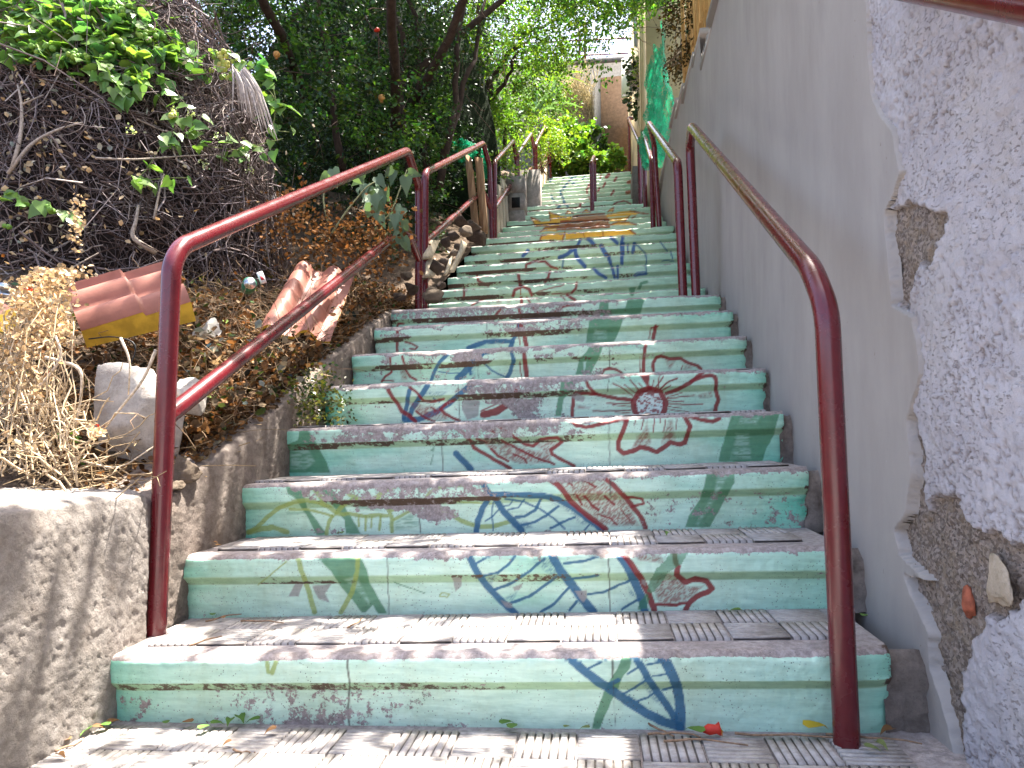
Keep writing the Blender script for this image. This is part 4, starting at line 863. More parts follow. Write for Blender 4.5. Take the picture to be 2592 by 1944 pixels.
c0 = MC + d * MR * R.uniform(.90, 1.06, N)[:, None]
nr_ = d / MR; nr_ /= np.linalg.norm(nr_, axis=1)[:, None]
tg = R.normal(size=(N, 3)); tg[:, 2] -= .8; tg[:, 0] += .5; tg -= nr_ * (tg * nr_).sum(1)[:, None] * .85; tg /= np.linalg.norm(tg, axis=1)[:, None]
bn = np.cross(tg, nr_) * R.normal(size=N)[:, None] * .5 + nr_ * R.normal(size=N)[:, None] * .25
L = R.gamma(2.2, .11, N) + .06; m = 6; t = np.linspace(-.5, .5, m)
P = c0[:, None] + tg[:, None] * (t[None, :, None] * L[:, None, None]) + bn[:, None] * ((t ** 2)[None, :, None] * L[:, None, None] * 1.6) + R.normal(size=(N, m, 3)) * .006
r0 = R.gamma(2., .0009, N) + .0007
V, F, k = tubes_np(P, r0 * 1.25, r0 * .6)
tone = R.random(N); pal = np.array([(.15, .112, .105), (.24, .198, .195), (.09, .062, .052), (.34, .285, .255)])
ci = (tone * 3.4).astype(int).clip(0, 3); cc = pal[ci] * R.uniform(.7, 1.3, N)[:, None]
part('twigs', V, F, M_TWIG, bp, kind='stuff', cols={'Col': np.repeat(cc, k, 0)})
for pts, rad in (([(30, 430), (55, 340), (55, 260), (45, 215)], .010), ([(55, 265), (110, 240)], .006), ([(20, 440), (80, 360), (150, 325), (210, 310)], .009), ([(240, 400), (330, 405), (460, 395), (560, 390)], .006), ([(395, 640), (330, 600), (345, 560), (350, 520)], .014), ([(390, 555), (400, 500), (415, 440)], .007), ([(60, 770), (160, 690), (250, 640)], .006)):
    p = fillet([mound_hit(a, c, .10) for a, c in pts], .1, 4); V, F = tube(p, np.linspace(rad, rad * .5, len(p)), 6); part('branch', V, F, M_TWIG, bp, cols={'Col': np.tile((.33, .27, .22), (len(V), 1))}, smooth=True)

# vine over the mound
vine = empty('green_vine', tuple(mound_hit(300, 150)), 'green leafy vine with pale balloon fruits sprawling over the twig heap', 'vine')
T_HEART = (np.array([(0, .06, 0), (-.24, -.04, .05), (-.45, .14, .09), (-.40, .42, .07), (0, .42, -.01), (.40, .42, .07), (.45, .14, .09), (.24, -.04, .05), (-.18, .75, .02), (.18, .75, .02), (0, 1.05, -.14)]),
           [(0, 4, 3, 2), (0, 2, 1), (0, 7, 6), (0, 6, 5, 4), (3, 4, 8), (4, 5, 9), (4, 9, 10, 8)])
VLM = []
for k in range(6):
    tv = T_HEART[0] * np.array((random.uniform(.85, 1.1), 1, random.uniform(.6, 1.8))); g = random.uniform(.75, 1.25); y_ = random.uniform(.85, 1.35)
    VLM.append(mesh('vine_leaf', tv, T_HEART[1], M_LEAF_VINE, smooth=True, cols={'Col': np.tile((g * y_, g, g * .9), (len(tv), 1))}))
def face_frame(p, R, tow=.8, up=.8, droop=.9):
    n = R.normal(size=3) * .45 + (CAM - p) / np.linalg.norm(CAM - p) * tow + np.array((0, 0, up)); n /= np.linalg.norm(n)
    d = R.normal(size=3) * .7 + np.array((0, 0, -droop)); d -= n * (d @ n); d /= np.linalg.norm(d); a = np.cross(d, n)
    return Matrix(((a[0], d[0], n[0], 0), (a[1], d[1], n[1], 0), (a[2], d[2], n[2], 0), (0, 0, 0, 1)))
def put_leaf(name, me, p, s, parent, R, **k):
    o = link(name, me, parent); o.matrix_local = Matrix.Translation(Vector(p - np.array(parent.location))) @ face_frame(p, R, **k) @ Matrix.Scale(s, 4); return o
strands = [[(0, 60), (120, 90), (250, 100), (380, 120), (470, 150), (560, 140), (640, 170), (690, 240), (720, 300)], [(250, 80), (330, 180), (400, 210), (470, 260), (490, 330), (520, 370), (600, 380), (720, 350)],
           [(420, 350), (370, 430), (340, 460), (420, 450), (480, 450)], [(0, 500), (60, 500), (140, 530), (200, 540)], [(0, 130), (90, 140), (200, 150), (280, 190), (330, 260), (300, 250)], [(680, 170), (700, 260), (690, 330), (740, 335)],
           [(150, 20), (300, 10), (320, 60)], [(0, 30), (60, 60), (150, 60)], [(420, 200), (450, 300), (430, 370)], [(330, 30), (380, 80), (420, 100)]]
dens = [62, 46, 12, 12, 44, 12, 24, 34, 14, 24]
for s_, n_ in zip(strands, dens):
    pts = np.array([(a, c, 0) for a, c in s_], float); pp = resample(pts, 4.0)
    P3 = np.array([mound_hit(q[0], q[1], .07) for q in pp]); V, F = tube(P3[::3] if len(P3) > 8 else P3, .0025, 5); part('stem', V, F, M_TWIG, vine, cols={'Col': np.tile((.22, .25, .10), (len(V), 1))})
    for k in range(n_):
        q = pp[R.integers(len(pp))] + np.r_[R.normal(size=2) * (16 if n_ > 20 else 9), 0]
        p = mound_hit(q[0], q[1], .09 + R.random() * .08); put_leaf('vine_leaf', VLM[R.integers(6)], p, R.uniform(.05, .085), vine, R)
P = []
for (a, c, sx, sy, n_) in ((60, 70, 80, 40, 120), (190, 60, 90, 35, 130), (330, 60, 80, 40, 130), (120, 130, 90, 25, 110), (300, 130, 90, 30, 120), (430, 130, 60, 25, 70), (60, 20, 80, 25, 80), (230, 10, 100, 25, 100), (480, 170, 50, 20, 30), (330, 200, 60, 25, 40), (660, 200, 25, 45, 26)):
    for k in range(n_): P.append(mound_hit(a + R.normal() * sx * .55, c + R.normal() * sy * .6, .05 + R.random() * .10))
P = np.array(P); toc = (CAM - P) / np.linalg.norm(CAM - P, axis=1)[:, None]
V, F, C = leafV(P, .062, T_ROUND, up=.9, droop=.9, seed=36, cv=.25, hue=.22); part('small_leaves', V, F, M_LEAF_VINE, vine, kind='stuff', cols={'Col': C})
def ball_mesh(name, mat, col, seg=8, ring=6, ribs=3):
    V = [(0, 0, 1.1)]; F = []
    for i in range(1, ring):
        t = math.pi * i / ring
        for j in range(seg):
            f = 2 * math.pi * j / seg; r = math.sin(t) * (1 + .08 * math.cos(ribs * f)); V.append((r * math.cos(f), r * math.sin(f), math.cos(t)))
    V.append((0, 0, -1.05)); n = len(V) - 1
    for j in range(seg): F.append((0, 1 + j, 1 + (j + 1) % seg)); F.append((n, n - seg + (j + 1) % seg, n - seg + j))
    for i in range(ring - 2):
        for j in range(seg): a = 1 + i * seg; F.append((a + j, a + seg + j, a + seg + (j + 1) % seg, a + (j + 1) % seg))
    return mesh(name, V, F, mat, smooth=True, cols={'Col': np.tile(col, (len(V), 1))})
M_POD = mat_leaf('papery_pod', (.36, .42, .12), .3, .55, .3, (1., 1.1, .6))
PODS = [ball_mesh('balloon_fruit', M_POD, c) for c in ((.55, .85, .5), (.75, .95, .55), (1.6, 1.25, 1.3), (1.3, 1.2, 1.0))]
for (a, c, sx, sy, n_, ks) in ((110, 125, 28, 12, 14, (0, 1)), (185, 145, 28, 14, 18, (0, 1)), (375, 90, 30, 16, 20, (0, 1)), (300, 110, 20, 16, 10, (0, 1)), (560, 150, 32, 22, 26, (1, 2, 3)), (590, 190, 22, 14, 14, (0, 1, 3)), (310, 20, 30, 10, 10, (0, 1)), (130, 530, 12, 8, 5, (0,)), (10, 572, 9, 6, 2, (0,)), (440, 290, 10, 8, 5, (1, 3)), (630, 200, 8, 8, 3, (3,))):
    for k in range(n_):
        p = mound_hit(a + R.normal() * sx * .6, c + R.normal() * sy * .6, .12 + R.random() * .06); o = link('balloon_fruit', PODS[R.choice(ks)], vine); o.location = p - np.array(vine.location); o.scale = (R.uniform(.011, .017),) * 3; o.rotation_euler = tuple(R.uniform(0, 3, 3))
# small white vine blossoms
tf = []
for (a, c) in ((440, 285), (485, 290), (545, 345), (625, 365), (632, 430), (515, 415), (255, 100), (330, 330)):
    for k in range(26): tf.append(mound_hit(a + R.normal() * 7, c + R.normal() * 6, .12 + R.random() * .03))
V, F, C = leafV(np.array(tf), .010, T_ROUND, seed=4, cv=.2, hue=.1); part('blossom', V, F, mat_leaf('pale_blossom', (.55, .60, .38), .3), vine, kind='stuff', cols={'Col': C})

# dry leaves and tendrils among the twigs
P = []
for k in range(260):
    q = (abs(R.normal()) * 260, R.uniform(150, 640)); P.append(mound_hit(q[0], q[1], .03 + R.random() * .07))
V, F, C = leafV(np.array(P), .034, T_CURL, seed=8, cv=.35, hue=.15); part('dry_leaf', V, F, M_STRAW, bp, kind='stuff', cols={'Col': C})

# dead palm frond hanging at the right of the heap
pf = empty('dead_palm_frond', tuple(aty(600, 160, 2.0)), 'dead grey fan palm leaf hanging at the right of the twig heap', 'palm leaf')
M_PALM = mat_simple('dead_palm', (.40, .33, .29), .7, .25, 60, .2, 200)
for k in range(22):
    f = k / 21; a = aty(588 + 30 * f, 165 + 18 * math.sin(f * 3), 1.98 + .05 * R.random()); c = aty(592 + 105 * f ** .8 + R.normal() * 4, 270 + 78 * f + R.normal() * 8, 1.95 + .12 * R.random())
    mid = (a + c) / 2 + np.array((.02, -.03, .035)); w = .006
    p = np.array([a, (a + mid) / 2 + (0, 0, .008), mid, (mid + c) / 2 + (0, 0, .004), c]); sd_ = np.array((.8, .3, .3)) * w
    V = np.concatenate([p - sd_ * np.array([.5, 1, 1, .7, .1])[:, None], p + (0, -.004, 0), p + sd_ * np.array([.5, 1, 1, .7, .1])[:, None]]); F = [[i, i + 1, 5 + i + 1, 5 + i] for i in range(4)] + [[5 + i, 5 + i + 1, 10 + i + 1, 10 + i] for i in range(4)]
    part('blade', V, F, M_PALM, pf)

# ================================================================== dry flowering plant and straw at the left edge
dp = empty('dried_plant', tuple(aty(120, 900, .35)), 'sunlit tan dried shrub with papery flower heads at the left edge', 'plant')
P = []; ST = []
for (a, c, sx, sy, n_, Y) in ((90, 760, 70, 55, 460, .42), (120, 720, 55, 38, 320, .5), (60, 850, 70, 50, 320, .38), (40, 920, 60, 40, 200, .34), (160, 830, 20, 26, 90, .4), (70, 1000, 60, 45, 130, .3), (245, 1095, 16, 12, 50, .22), (60, 1120, 60, 30, 110, .2), (95, 800, 48, 60, 220, .46), (180, 690, 40, 12, 90, .52), (195, 560, 14, 60, 110, 1.2)):
    for k in range(n_): P.append(aty(a + R.normal() * sx * .6, c + R.normal() * sy * .6, Y + R.normal() * .08))
P = np.array(P); V, F, C = leafV(P, .019, T_CURL, up=.4, seed=31, cv=.28, hue=.08, base=(1.15, 1.05, .95)); part('papery_flowers', V, F, M_STRAW, dp, kind='stuff', cols={'Col': C})
for k in range(150):
    a0 = aty(R.uniform(-90, 200), R.uniform(1060, 1260), R.uniform(.10, .34)); e = a0 + np.array((R.normal() * .11, R.normal() * .08, abs(R.normal()) * .12)) + np.array((.02, 0, .0))
    if k % 3 == 0: e = aty(R.uniform(-20, 200), R.uniform(720, 980), R.uniform(.34, .55))
    ST.append(limb_path(a0, e, R, 8, .03))
V, F, k = tubes_np(np.array(ST), R.uniform(.0015, .0035, len(ST)), R.uniform(.0008, .002, len(ST)), 4); part('stems', V, F, M_TWIG, dp, kind='stuff', cols={'Col': np.repeat(np.array((.50, .38, .24)) * R.uniform(.7, 1.25, len(ST))[:, None], k, 0)})
for pts, rad in (([(115, 905), (210, 930), (205, 1010), (190, 1090)], .0055), ([(20, 1050), (120, 960), (160, 900), (140, 850)], .006), ([(305, 855), (330, 910), (325, 1000)], .004), ([(395, 885), (365, 960), (300, 1040), (260, 1090)], .0045), ([(0, 1150), (90, 1140), (220, 1170), (300, 1190), (420, 1110)], .004), ([(175, 1250), (185, 1190), (160, 1060)], .004)):
    p = fillet([aty(a, c, .27) for a, c in pts], .08, 5); V, F = tube(p, np.linspace(rad, rad * .5, len(p)), 6); part('stem', V, F, M_TWIG, dp, cols={'Col': np.tile((.55, .45, .33), (len(V), 1))}, smooth=True)
P = [aty(a + R.normal() * 6, c + R.normal() * 5, .3) for a, c in ((150, 1150), (165, 1160), (120, 945), (245, 1080), (70, 735), (130, 1145)) for _ in range(5)]
V, F, C = leafV(np.array(P), .013, T_CURL, seed=33); part('red_bits', V, F, mat_leaf('red_petals', (.55, .05, .02), .25), dp, kind='stuff', cols={'Col': C})
P = [aty(a + R.normal() * 6, c + R.normal() * 5, .28) for a, c in ((150, 1100), (180, 1095), (205, 1125), (205, 1160), (95, 1250)) for _ in range(2)]
V, F, C = leafV(np.array(P), .035, T_OVAL, seed=34); part('green_leaf', V, F, M_LEAF_VINE, dp, kind='stuff', cols={'Col': C})

# ================================================================== litter and straw on the slope (uncountable)
N = 7500; y = R.uniform(.25, 3.4, N); x = -1.06 - R.gamma(1.6, .28, N); z = terrain_z(x, y)
P = np.c_[x, y, z + R.random(N) * .03]; V, F, C = leafV(P, .026, T_CURL, up=1.0, seed=41, cv=.4, hue=.18, droop=0)
Vk, Fk, Ck = V, F, C
N = 4200; y = R.uniform(.45, 3.0, N); x = -1.02 - np.abs(R.normal(size=N)) * .16; P = np.c_[x, y, np.maximum(zk(y) + .005, terrain_z(x, y)) + R.random(N) * .05 * sst(.3, .6, fbm(np.c_[x * 5, y * 5], 3, 12))]; V, F, C = leafV(P, .026, T_CURL, up=1.0, seed=46, cv=.4, hue=.22, droop=0, base=(.85, .9, .9))
stuff(obj('leaf_litter', np.concatenate([Vk, V]), np.concatenate([Fk, F + len(Vk)]), M_LEAF_DRY, cols={'Col': np.concatenate([Ck, C])}))
ST = []
for k in range(1000):
    x_ = -1.06 - R.gamma(1.6, .3); y_ = R.uniform(.15, 2.6); z_ = float(terrain_z(np.array([x_]), np.array([y_]))[0]) + .02; a0 = np.array((x_, y_, z_)); d_ = R.normal(size=3) * (.10, .10, .03); ST.append(limb_path(a0 - d_, a0 + d_ + (0, 0, .02), R, 6, .03))
V, F, k = tubes_np(np.array(ST), R.uniform(.001, .0022, len(ST)), R.uniform(.0006, .0012, len(ST))); stuff(obj('dry_straw', V, F, M_TWIG, cols={'Col': np.repeat(np.array((.33, .24, .14)) * R.uniform(.5, 1.3, len(ST))[:, None], k, 0)}))
N = 6500; y = R.uniform(.5, 2.75, N); x = -1.03 - R.gamma(1.5, .22, N); z = np.maximum(zk(y), terrain_z(x, y)); hh = R.random(N) ** 2 * .16 * sst(.35, .65, fbm(np.c_[x * 4, y * 4], 3, 14)); P = np.c_[x, y, z + .01 + hh]
V, F, C = leafV(P, .034, T_CURL, up=.8, seed=47, cv=.45, hue=.25, droop=.2); mg_ = np.repeat(R.random(N) < .12, len(T_CURL[0])); C[mg_] = C[mg_] * (.55, 1.25, .6)
stuff(obj('brown_brush_leaves', V, F, mat_leaf('brown_brush_leaf', (.15, .085, .042), .2, .8, .1, (1.1, .9, .6)), cols={'Col': C}))
ST = []
for k in range(900):
    x_ = -1.04 - R.gamma(1.5, .22); y_ = R.uniform(.5, 2.8); z_ = max(float(zk(y_)), float(terrain_z(np.array([x_]), np.array([y_]))[0])) + .02; a0 = np.array((x_, y_, z_)); d_ = R.normal(size=3) * (.07, .09, .05) + (0, 0, .05); ST.append(limb_path(a0, a0 + d_ * 1.6, R, 6, .03))
V, F, k = tubes_np(np.array(ST), R.uniform(.001, .0025, len(ST)), R.uniform(.0006, .0012, len(ST))); stuff(obj('dry_brush_stems', V, F, M_TWIG, cols={'Col': np.repeat(np.array((.24, .16, .10)) * R.uniform(.5, 1.4, len(ST))[:, None], k, 0)}))
# golden dried leaves hanging around the lower rail of the first railing
P = [aty(a + R.normal() * 34, c + R.normal() * 34, .75 + R.random() * .5) for a, c, n_ in ((560, 930, 30), (600, 1010, 36), (540, 1080, 24), (650, 980, 20), (500, 900, 34), (470, 860, 24), (700, 900, 14)) for _ in range(n_)]
V, F, C = leafV(np.array(P), .034, T_CURL, seed=42, cv=.3); stuff(obj('dry_vine_leaves', V, F, M_STRAW, cols={'Col': C * .6}))
# orange dry foliage below the second half of the first rail
P = [aty(a + R.normal() * 38, c + R.normal() * 32, 2.0 + R.random() * .7) for a, c, n_ in ((640, 560, 160), (740, 540, 240), (840, 580, 260), (930, 600, 240), (980, 560, 160), (880, 640, 220), (780, 640, 160), (960, 660, 160), (700, 600, 120)) for _ in range(n_)]
V, F, C = leafV(np.array(P), .032, T_CURL, seed=43, cv=.4, hue=.1); stuff(obj('orange_dry_leaves', V, F, mat_leaf('orange_dry_leaf', (.165, .085, .036), .25, .8, .1, (1.1, .9, .6)), cols={'Col': C}))

# ================================================================== stones, roof sheets and rubbish on the left
def mat_rock(name, a, b): return make_stucco_mat(name, a, b, tuple(v * .55 for v in a))
M_ROCKW = mat_rock('pale_limestone', (.33, .295, .26), (.56, .52, .47)); M_ROCKB = mat_rock('brown_stone', (.05, .037, .029), (.12, .088, .068)); M_ROCKT = mat_rock('tan_stone', (.10, .076, .054), (.20, .155, .115))
def rock(c, r, seed, mat, label, group=None, n=4, rz=0., planes=9, amp=.4):
    V, F = lump((0, 0, 0), r, n, seed, amp, planes=planes); o = obj('rock', V, F, mat); o.location = tuple(c); o.rotation_euler = (0, 0, rz); return tag(o, label, 'rock', group)
rock(aty(312, 1062, .40) + (0, .06, 0), (.215, .13, .25), 12, M_ROCKW, 'large pale boulder behind the first railing post', n=5, planes=26, amp=.12)
rock(aty(465, 1005, .48) + (0, .05, 0), (.055, .06, .08), 14, M_ROCKW, 'pale broken stone end showing right of the first railing post')
rock(aty(465, 1190, .36), (.055, .05, .045), 15, M_ROCKT, 'brown crumbly stone at the foot of the pale boulder')
rock(aty(440, 1230, .30), (.03, .03, .022), 16, M_ROCKT, 'small stone on the wall top beside the first post')
rock(aty(1098, 754, 2.55) + (0, 0, .0), (.075, .06, .055), 17, M_ROCKT, 'rounded tan stone at the left end of the middle landing', planes=4, amp=.2)
rp = [(1105, 675, 42, 2.95, 'B'), (1070, 700, 34, 2.9, 'B'), (1128, 665, 46, 3.6, 'B'), (1150, 640, 34, 3.7, 'T'), (1165, 560, 44, 4.4, 'B'), (1190, 572, 60, 4.5, 'B'), (1210, 600, 62, 4.6, 'B'), (1180, 590, 46, 4.3, 'T'), (1130, 612, 36, 4.0, 'B'), (1090, 735, 34, 2.75, 'T'), (1120, 722, 32, 2.9, 'B'), (1040, 730, 44, 2.6, 'B'), (1010, 748, 34, 2.5, 'B'), (1150, 598, 36, 4.2, 'B'), (1160, 625, 30, 3.9, 'B'), (1030, 700, 40, 2.9, 'T')]
lab = {6: 'biggest dark reddish stone of the heap, against the upper left post', 5: 'brown stone on top of the heap below the split wooden post', 0: 'upright brown stone leaning on a cream board behind the second railing'}
for k, (a, c, s_, Y, m_) in enumerate(rp):
    w = s_ * .5 / FPX * (Y - CAM[1]) * 1.15
    rock(aty(a, c, Y), (w, w * .9, w * (1.0 if k == 0 else .78)), 30 + k, M_ROCKB if m_ == 'B' else M_ROCKT, lab.get(k, ('loose tan stone ' if m_ == 'T' else 'loose dark brown stone ') + ('at the lower end of the heap by the middle landing' if Y < 3.3 else 'in the upper part of the heap below the split post')), 'stones heaped behind the second railing', 3, R.random() * 3, 16, .22)
for k in range(9):
    y_ = R.uniform(1.0, 2.7); x_ = -1.12 - R.random() * .35
    rock((x_, y_, float(terrain_z(np.array([x_]), np.array([y_]))[0]) + .015), (R.uniform(.02, .04),) * 3, 60 + k, M_ROCKT if k % 2 else M_ROCKB, 'small pebble half buried in the leaf litter beside the kerb', 'pebbles in the litter', 2)

M_TERRA = mat_simple('terracotta_sheet', (.31, .125, .088), .55, .18, 9, .12, 120); M_YEL = mat_simple('yellow_sheet_edge', (.55, .34, .035), .6, .2, 20, .1)
def roof_sheet(name, P0, U, W, lu, lw, label, step=.20, pitch=.19, amp=.045, edge='w'):
    U = U / np.linalg.norm(U); W = W - U * (W @ U); W /= np.linalg.norm(W); Nn = np.cross(U, W); Nn = Nn if Nn[2] > 0 else -Nn
    t = empty(name, tuple(P0), label, 'roof sheet', 'terracotta roof sheets dumped on the slope')
    nu, nw = 50, 44; u = np.linspace(0, lu, nu); w = np.linspace(0, lw, nw); G, Hh = np.meshgrid(u, w, indexing='ij')
    ph = (Hh / pitch) % 1.0; hgt = amp * np.where(ph < .62, np.sin(np.clip(ph / .62, 0, 1) * math.pi) ** .8, -.10 * np.sin((ph - .62) / .38 * math.pi))
    lip = ((G / step) % 1.0); hgt = hgt * (1 + .08 * lip) + .016 * lip
    P = np.array(P0) + G[..., None] * U + Hh[..., None] * W + hgt[..., None] * Nn
    Vt = P.reshape(-1, 3); Fq = grid_faces(nu, nw); th = Nn * .004
    part('sheet', Vt, Fq, M_TERRA, t, smooth=True); part('underside', Vt - th, Fq[:, ::-1], M_YEL, t, smooth=True)
    for e in edge:
        row = P[:, 0] if e == 'w' else P[0, :] if e == 'u' else P[-1, :] if e == 'U' else P[:, -1]
        if e in 'w':
            lo = np.array(P0) + u[:, None] * U - Nn * .062 - W * .006; up_ = row - W * .004
        else: lo = row - Nn * .012 - U * .003; up_ = row - U * .003
        V = np.concatenate([up_, lo]); n = len(row); part('yellow_edge', V, [[i, i + 1, n + i + 1, n + i] for i in range(n - 1)], M_YEL, t)
    return t
a = aty(205, 838, .66); b2 = aty(485, 772, .86)
roof_sheet('roof_sheet', a, b2 - a, np.array((-.12, .30, .22)), np.linalg.norm(b2 - a), .40, 'terracotta roof sheet with a yellow edge lying behind the first post')
a = aty(0, 800, .95); b2 = aty(70, 760, 1.02)
roof_sheet('roof_sheet', a - (b2 - a) * 2, b2 - a, np.array((-.1, .4, .12)), .28, .3, 'broken terracotta roof piece at the far left edge')
bl = aty(655, 838, 1.42); br = aty(800, 868, 1.46); tp = aty(755, 668, 2.12)
roof_sheet('roof_sheet', bl, tp - bl + np.array((.0, 0, 0)), br - bl, np.linalg.norm(tp - bl) * .92, .31, 'ridged terracotta roof sheet lying on the slope under the lower rail', step=.13, pitch=.155, amp=.04, edge='u')

# drink can, card, cup, lid
M_ALU = Mat('brushed_can'); M_ALU = M_ALU.done(M_ALU.pbr((.62, .63, .64), .28, metal=1.0)); M_CANG = mat_simple('green_can_print', (.03, .16, .09), .35, .3, 60)
cn = aty(633, 717, 1.5); can = empty('drink_can', tuple(cn), 'crushed silver and green drink can lying end-on beside the roof sheet', 'can')
ax = (CAM - cn) / np.linalg.norm(CAM - cn) + np.array((.12, 0, .25)); ax /= np.linalg.norm(ax)
V, F = tube([cn - ax * .10, cn - ax * .06, cn - ax * .012, cn - ax * .004], [.029, .032, .032, .027], 18, cap=False); part('body', V, F, M_CANG, can, smooth=True)
V, F = tube([cn - ax * .004, cn, cn + ax * .001, cn - ax * .005, cn - ax * .008, cn - ax * .0081], [.0268, .0262, .0245, .022, .010, .001], 18, cap=False); part('end', V, F, M_ALU, can, smooth=True)
cd = aty(662, 703, 1.56); u_ = np.array((.35, .1, -.93)); u_ /= np.linalg.norm(u_); w_ = np.cross(u_, ax); w_ /= np.linalg.norm(w_); n_ = np.cross(w_, u_)
def slab(c, u, w, n, a, b_, t): 
    V = [np.array(c) + u * i * a / 2 + w * j * b_ / 2 + n * k * t / 2 for k in (-1, 1) for j in (-1, 1) for i in (-1, 1)]
    return np.array(V), [(0, 2, 3, 1), (4, 5, 7, 6), (0, 1, 5, 4), (2, 6, 7, 3), (0, 4, 6, 2), (1, 3, 7, 5)]
pk = empty('paper_packet', tuple(cd), 'small white packet with a red mark beside the drink can', 'packet')
if n_ @ (CAM - cd) < 0: n_ = -n_
V, F = slab(cd, u_, w_, n_, .055, .026, .014); part('box', V, F, mat_simple('white_card', (.7, .69, .68), .6, .05), pk)
V, F = slab(cd + n_ * .0079 + u_ * .004, u_, w_, n_, .019, .014, .001); part('red_print', V, F, mat_simple('red_print', (.45, .03, .04), .6, .1), pk)
cp = aty(522, 838, 1.15); cup = empty('plastic_cup', tuple(cp), 'crumpled white plastic cup in the straw left of the roof sheet', 'cup')
axc = np.array((.85, -.25, .25)); axc /= np.linalg.norm(axc); nn = 20; V, F = tube([cp - axc * .05, cp - axc * .045, cp, cp + axc * .045], [.020, .022, .029, .036], nn, cap=False); V = V + (fbm(V * 42, 3, 7)[:, None] - .5) * np.array((.022, .02, .03)) * 1.2; F.append(list(range(nn))[::-1]); part('shell', V, F, mat_leaf('white_plastic', (.72, .70, .66), .3, .35, .5, (1, 1, 1)), cup, cols={'Col': np.ones((len(V), 3))}, smooth=True)
ld = aty(8, 733, .62); V, F = tube([ld, ld + (.002, -.003, .002), ld + (.0, -.001, -.001)], [.030, .026, .010], 22); tag(obj('tin_lid', V, F, M_ALU, smooth=True), 'shiny silver tin lid at the left edge of the view', 'lid')
# wire hanging behind the boulder
wv = fillet([aty(q_, r_, .5) for q_, r_ in ((225, 858), (290, 850), (350, 868), (330, 930), (270, 975), (190, 985))], .05, 5); V, F = tube(wv, .0022, 6); tag(obj('black_wire', V, F, mat_simple('black_cable', (.02, .02, .02), .5, .1), smooth=True), 'thin black wire looping over the pale boulder', 'wire')

# ================================================================== grey-green plant at the upper end of the first railing
R = np.random.default_rng(77)
gp = empty('leafy_weed', tuple(aty(900, 640, 2.2)), 'grey-green leafy weed drooping at the upper end of the first railing', 'plant')
GM = []
for k in range(4):
    tv = np.concatenate([T_HEART[0]]) * (random.uniform(.75, .95), 1.1, random.uniform(1, 2.2)); g = random.uniform(.8, 1.25); GM.append(mesh('weed_leaf', tv, T_HEART[1], M_LEAF_GREY, smooth=True, cols={'Col': np.tile((g, g, g), (len(tv), 1))}))
for (a, c, n_, sx, sy) in ((955, 470, 9, 25, 25), (930, 490, 6, 25, 18), (960, 520, 5, 18, 20), (1005, 560, 8, 22, 22), (1015, 600, 6, 14, 16), (1030, 440, 4, 8, 16), (835, 440, 4, 12, 10), (990, 425, 3, 10, 8), (920, 450, 3, 10, 8), (1010, 535, 3, 12, 8)):
    for k in range(n_): put_leaf('weed_leaf', GM[R.integers(4)], aty(a + R.normal() * sx * .6, c + R.normal() * sy * .6, 2.1 + R.random() * .35), R.uniform(.055, .095), gp, R, tow=.9, up=.5, droop=1.2)
for pts in ([(840, 590), (880, 530), (930, 470), (960, 455)], [(940, 640), (980, 590), (1010, 560)], [(830, 560), (815, 500), (835, 440)], [(940, 590), (990, 540), (1030, 430)]):
    p = fillet([aty(q_, r_, 2.25) for q_, r_ in pts], .06, 4); V, F = tube(p, np.linspace(.006, .003, len(p)), 6); part('stem', V, F, M_TWIG, gp, cols={'Col': np.tile((.30, .30, .16), (len(V), 1))})
cr = empty('creeping_weed', tuple(atx(800, 1010, -1.0)), 'brown and green creeping weed spilling over the kerb onto the fourth step', 'plant')
P = [atx(a + R.normal() * 22, c + R.normal() * 22, -.99 + R.random() * .05 + (.10 if a > 840 else 0)) for a, c, n_ in ((800, 1000, 220), (850, 1010, 140), (780, 1040, 160), (840, 1050, 140), (870, 1060, 60), (760, 980, 120), (820, 960, 100)) for _ in range(n_)]
V, F, C = leafV(np.array(P), .020, T_OVAL, seed=78, cv=.4, hue=.4, base=(1.2, 1, .8), dry=.5); part('foliage', V, F, M_LEAF_DARK, cr, kind='stuff', cols={'Col': C})

# ================================================================== split post, boards, pillar, nets along the upper left
def wood_mat(name, a, b_):
    m = Mat(name); c = m.mix(m.ramp(m.noise(8, 6, .7, m.coord((9, 9, .6), 'Position')), .3, .7), a, b_)
    return m.done(m.pbr(c, .85, m.bump(m.noise(14, 5, .7, m.coord((9, 9, .5), 'Position')), .6, .01), spec=.15))
M_WOOD = wood_mat('split_brown_wood', (.16, .085, .045), (.42, .27, .15)); M_BOARD = wood_mat('weathered_cream_board', (.40, .33, .23), (.62, .54, .40))
def plank(name, lo, hi, w, t, mat, root, axis=(1, 0, 0), ragged=.02, seed=0):
    R_ = np.random.default_rng(seed); lo = np.array(lo, float); hi = np.array(hi, float); ax_ = np.array(axis, float); ax_ /= np.linalg.norm(ax_); n = np.cross(hi - lo, ax_); n /= np.linalg.norm(n); m = 9
    V = []; F = []
    for k in range(m):
        f = k / (m - 1); c = lo + (hi - lo) * f
        for s1, s2 in ((-1, -1), (1, -1), (1, 1), (-1, 1)): V.append(c + ax_ * s1 * w / 2 * (1 + R_.normal() * ragged * 2) + n * s2 * t / 2 + (0, 0, R_.normal() * ragged if k == m - 1 else 0))
    F = [[4 * k + j, 4 * k + (j + 1) % 4, 4 * k + 4 + (j + 1) % 4, 4 * k + 4 + j] for k in range(m - 1) for j in range(4)] + [[3, 2, 1, 0], [4 * m - 4, 4 * m - 3, 4 * m - 2, 4 * m - 1]]
    return part(name, V, F, mat, root)
sp = empty('split_post', tuple(aty(1215, 590, 4.75)), 'split old wooden post standing behind the second left railing', 'post')
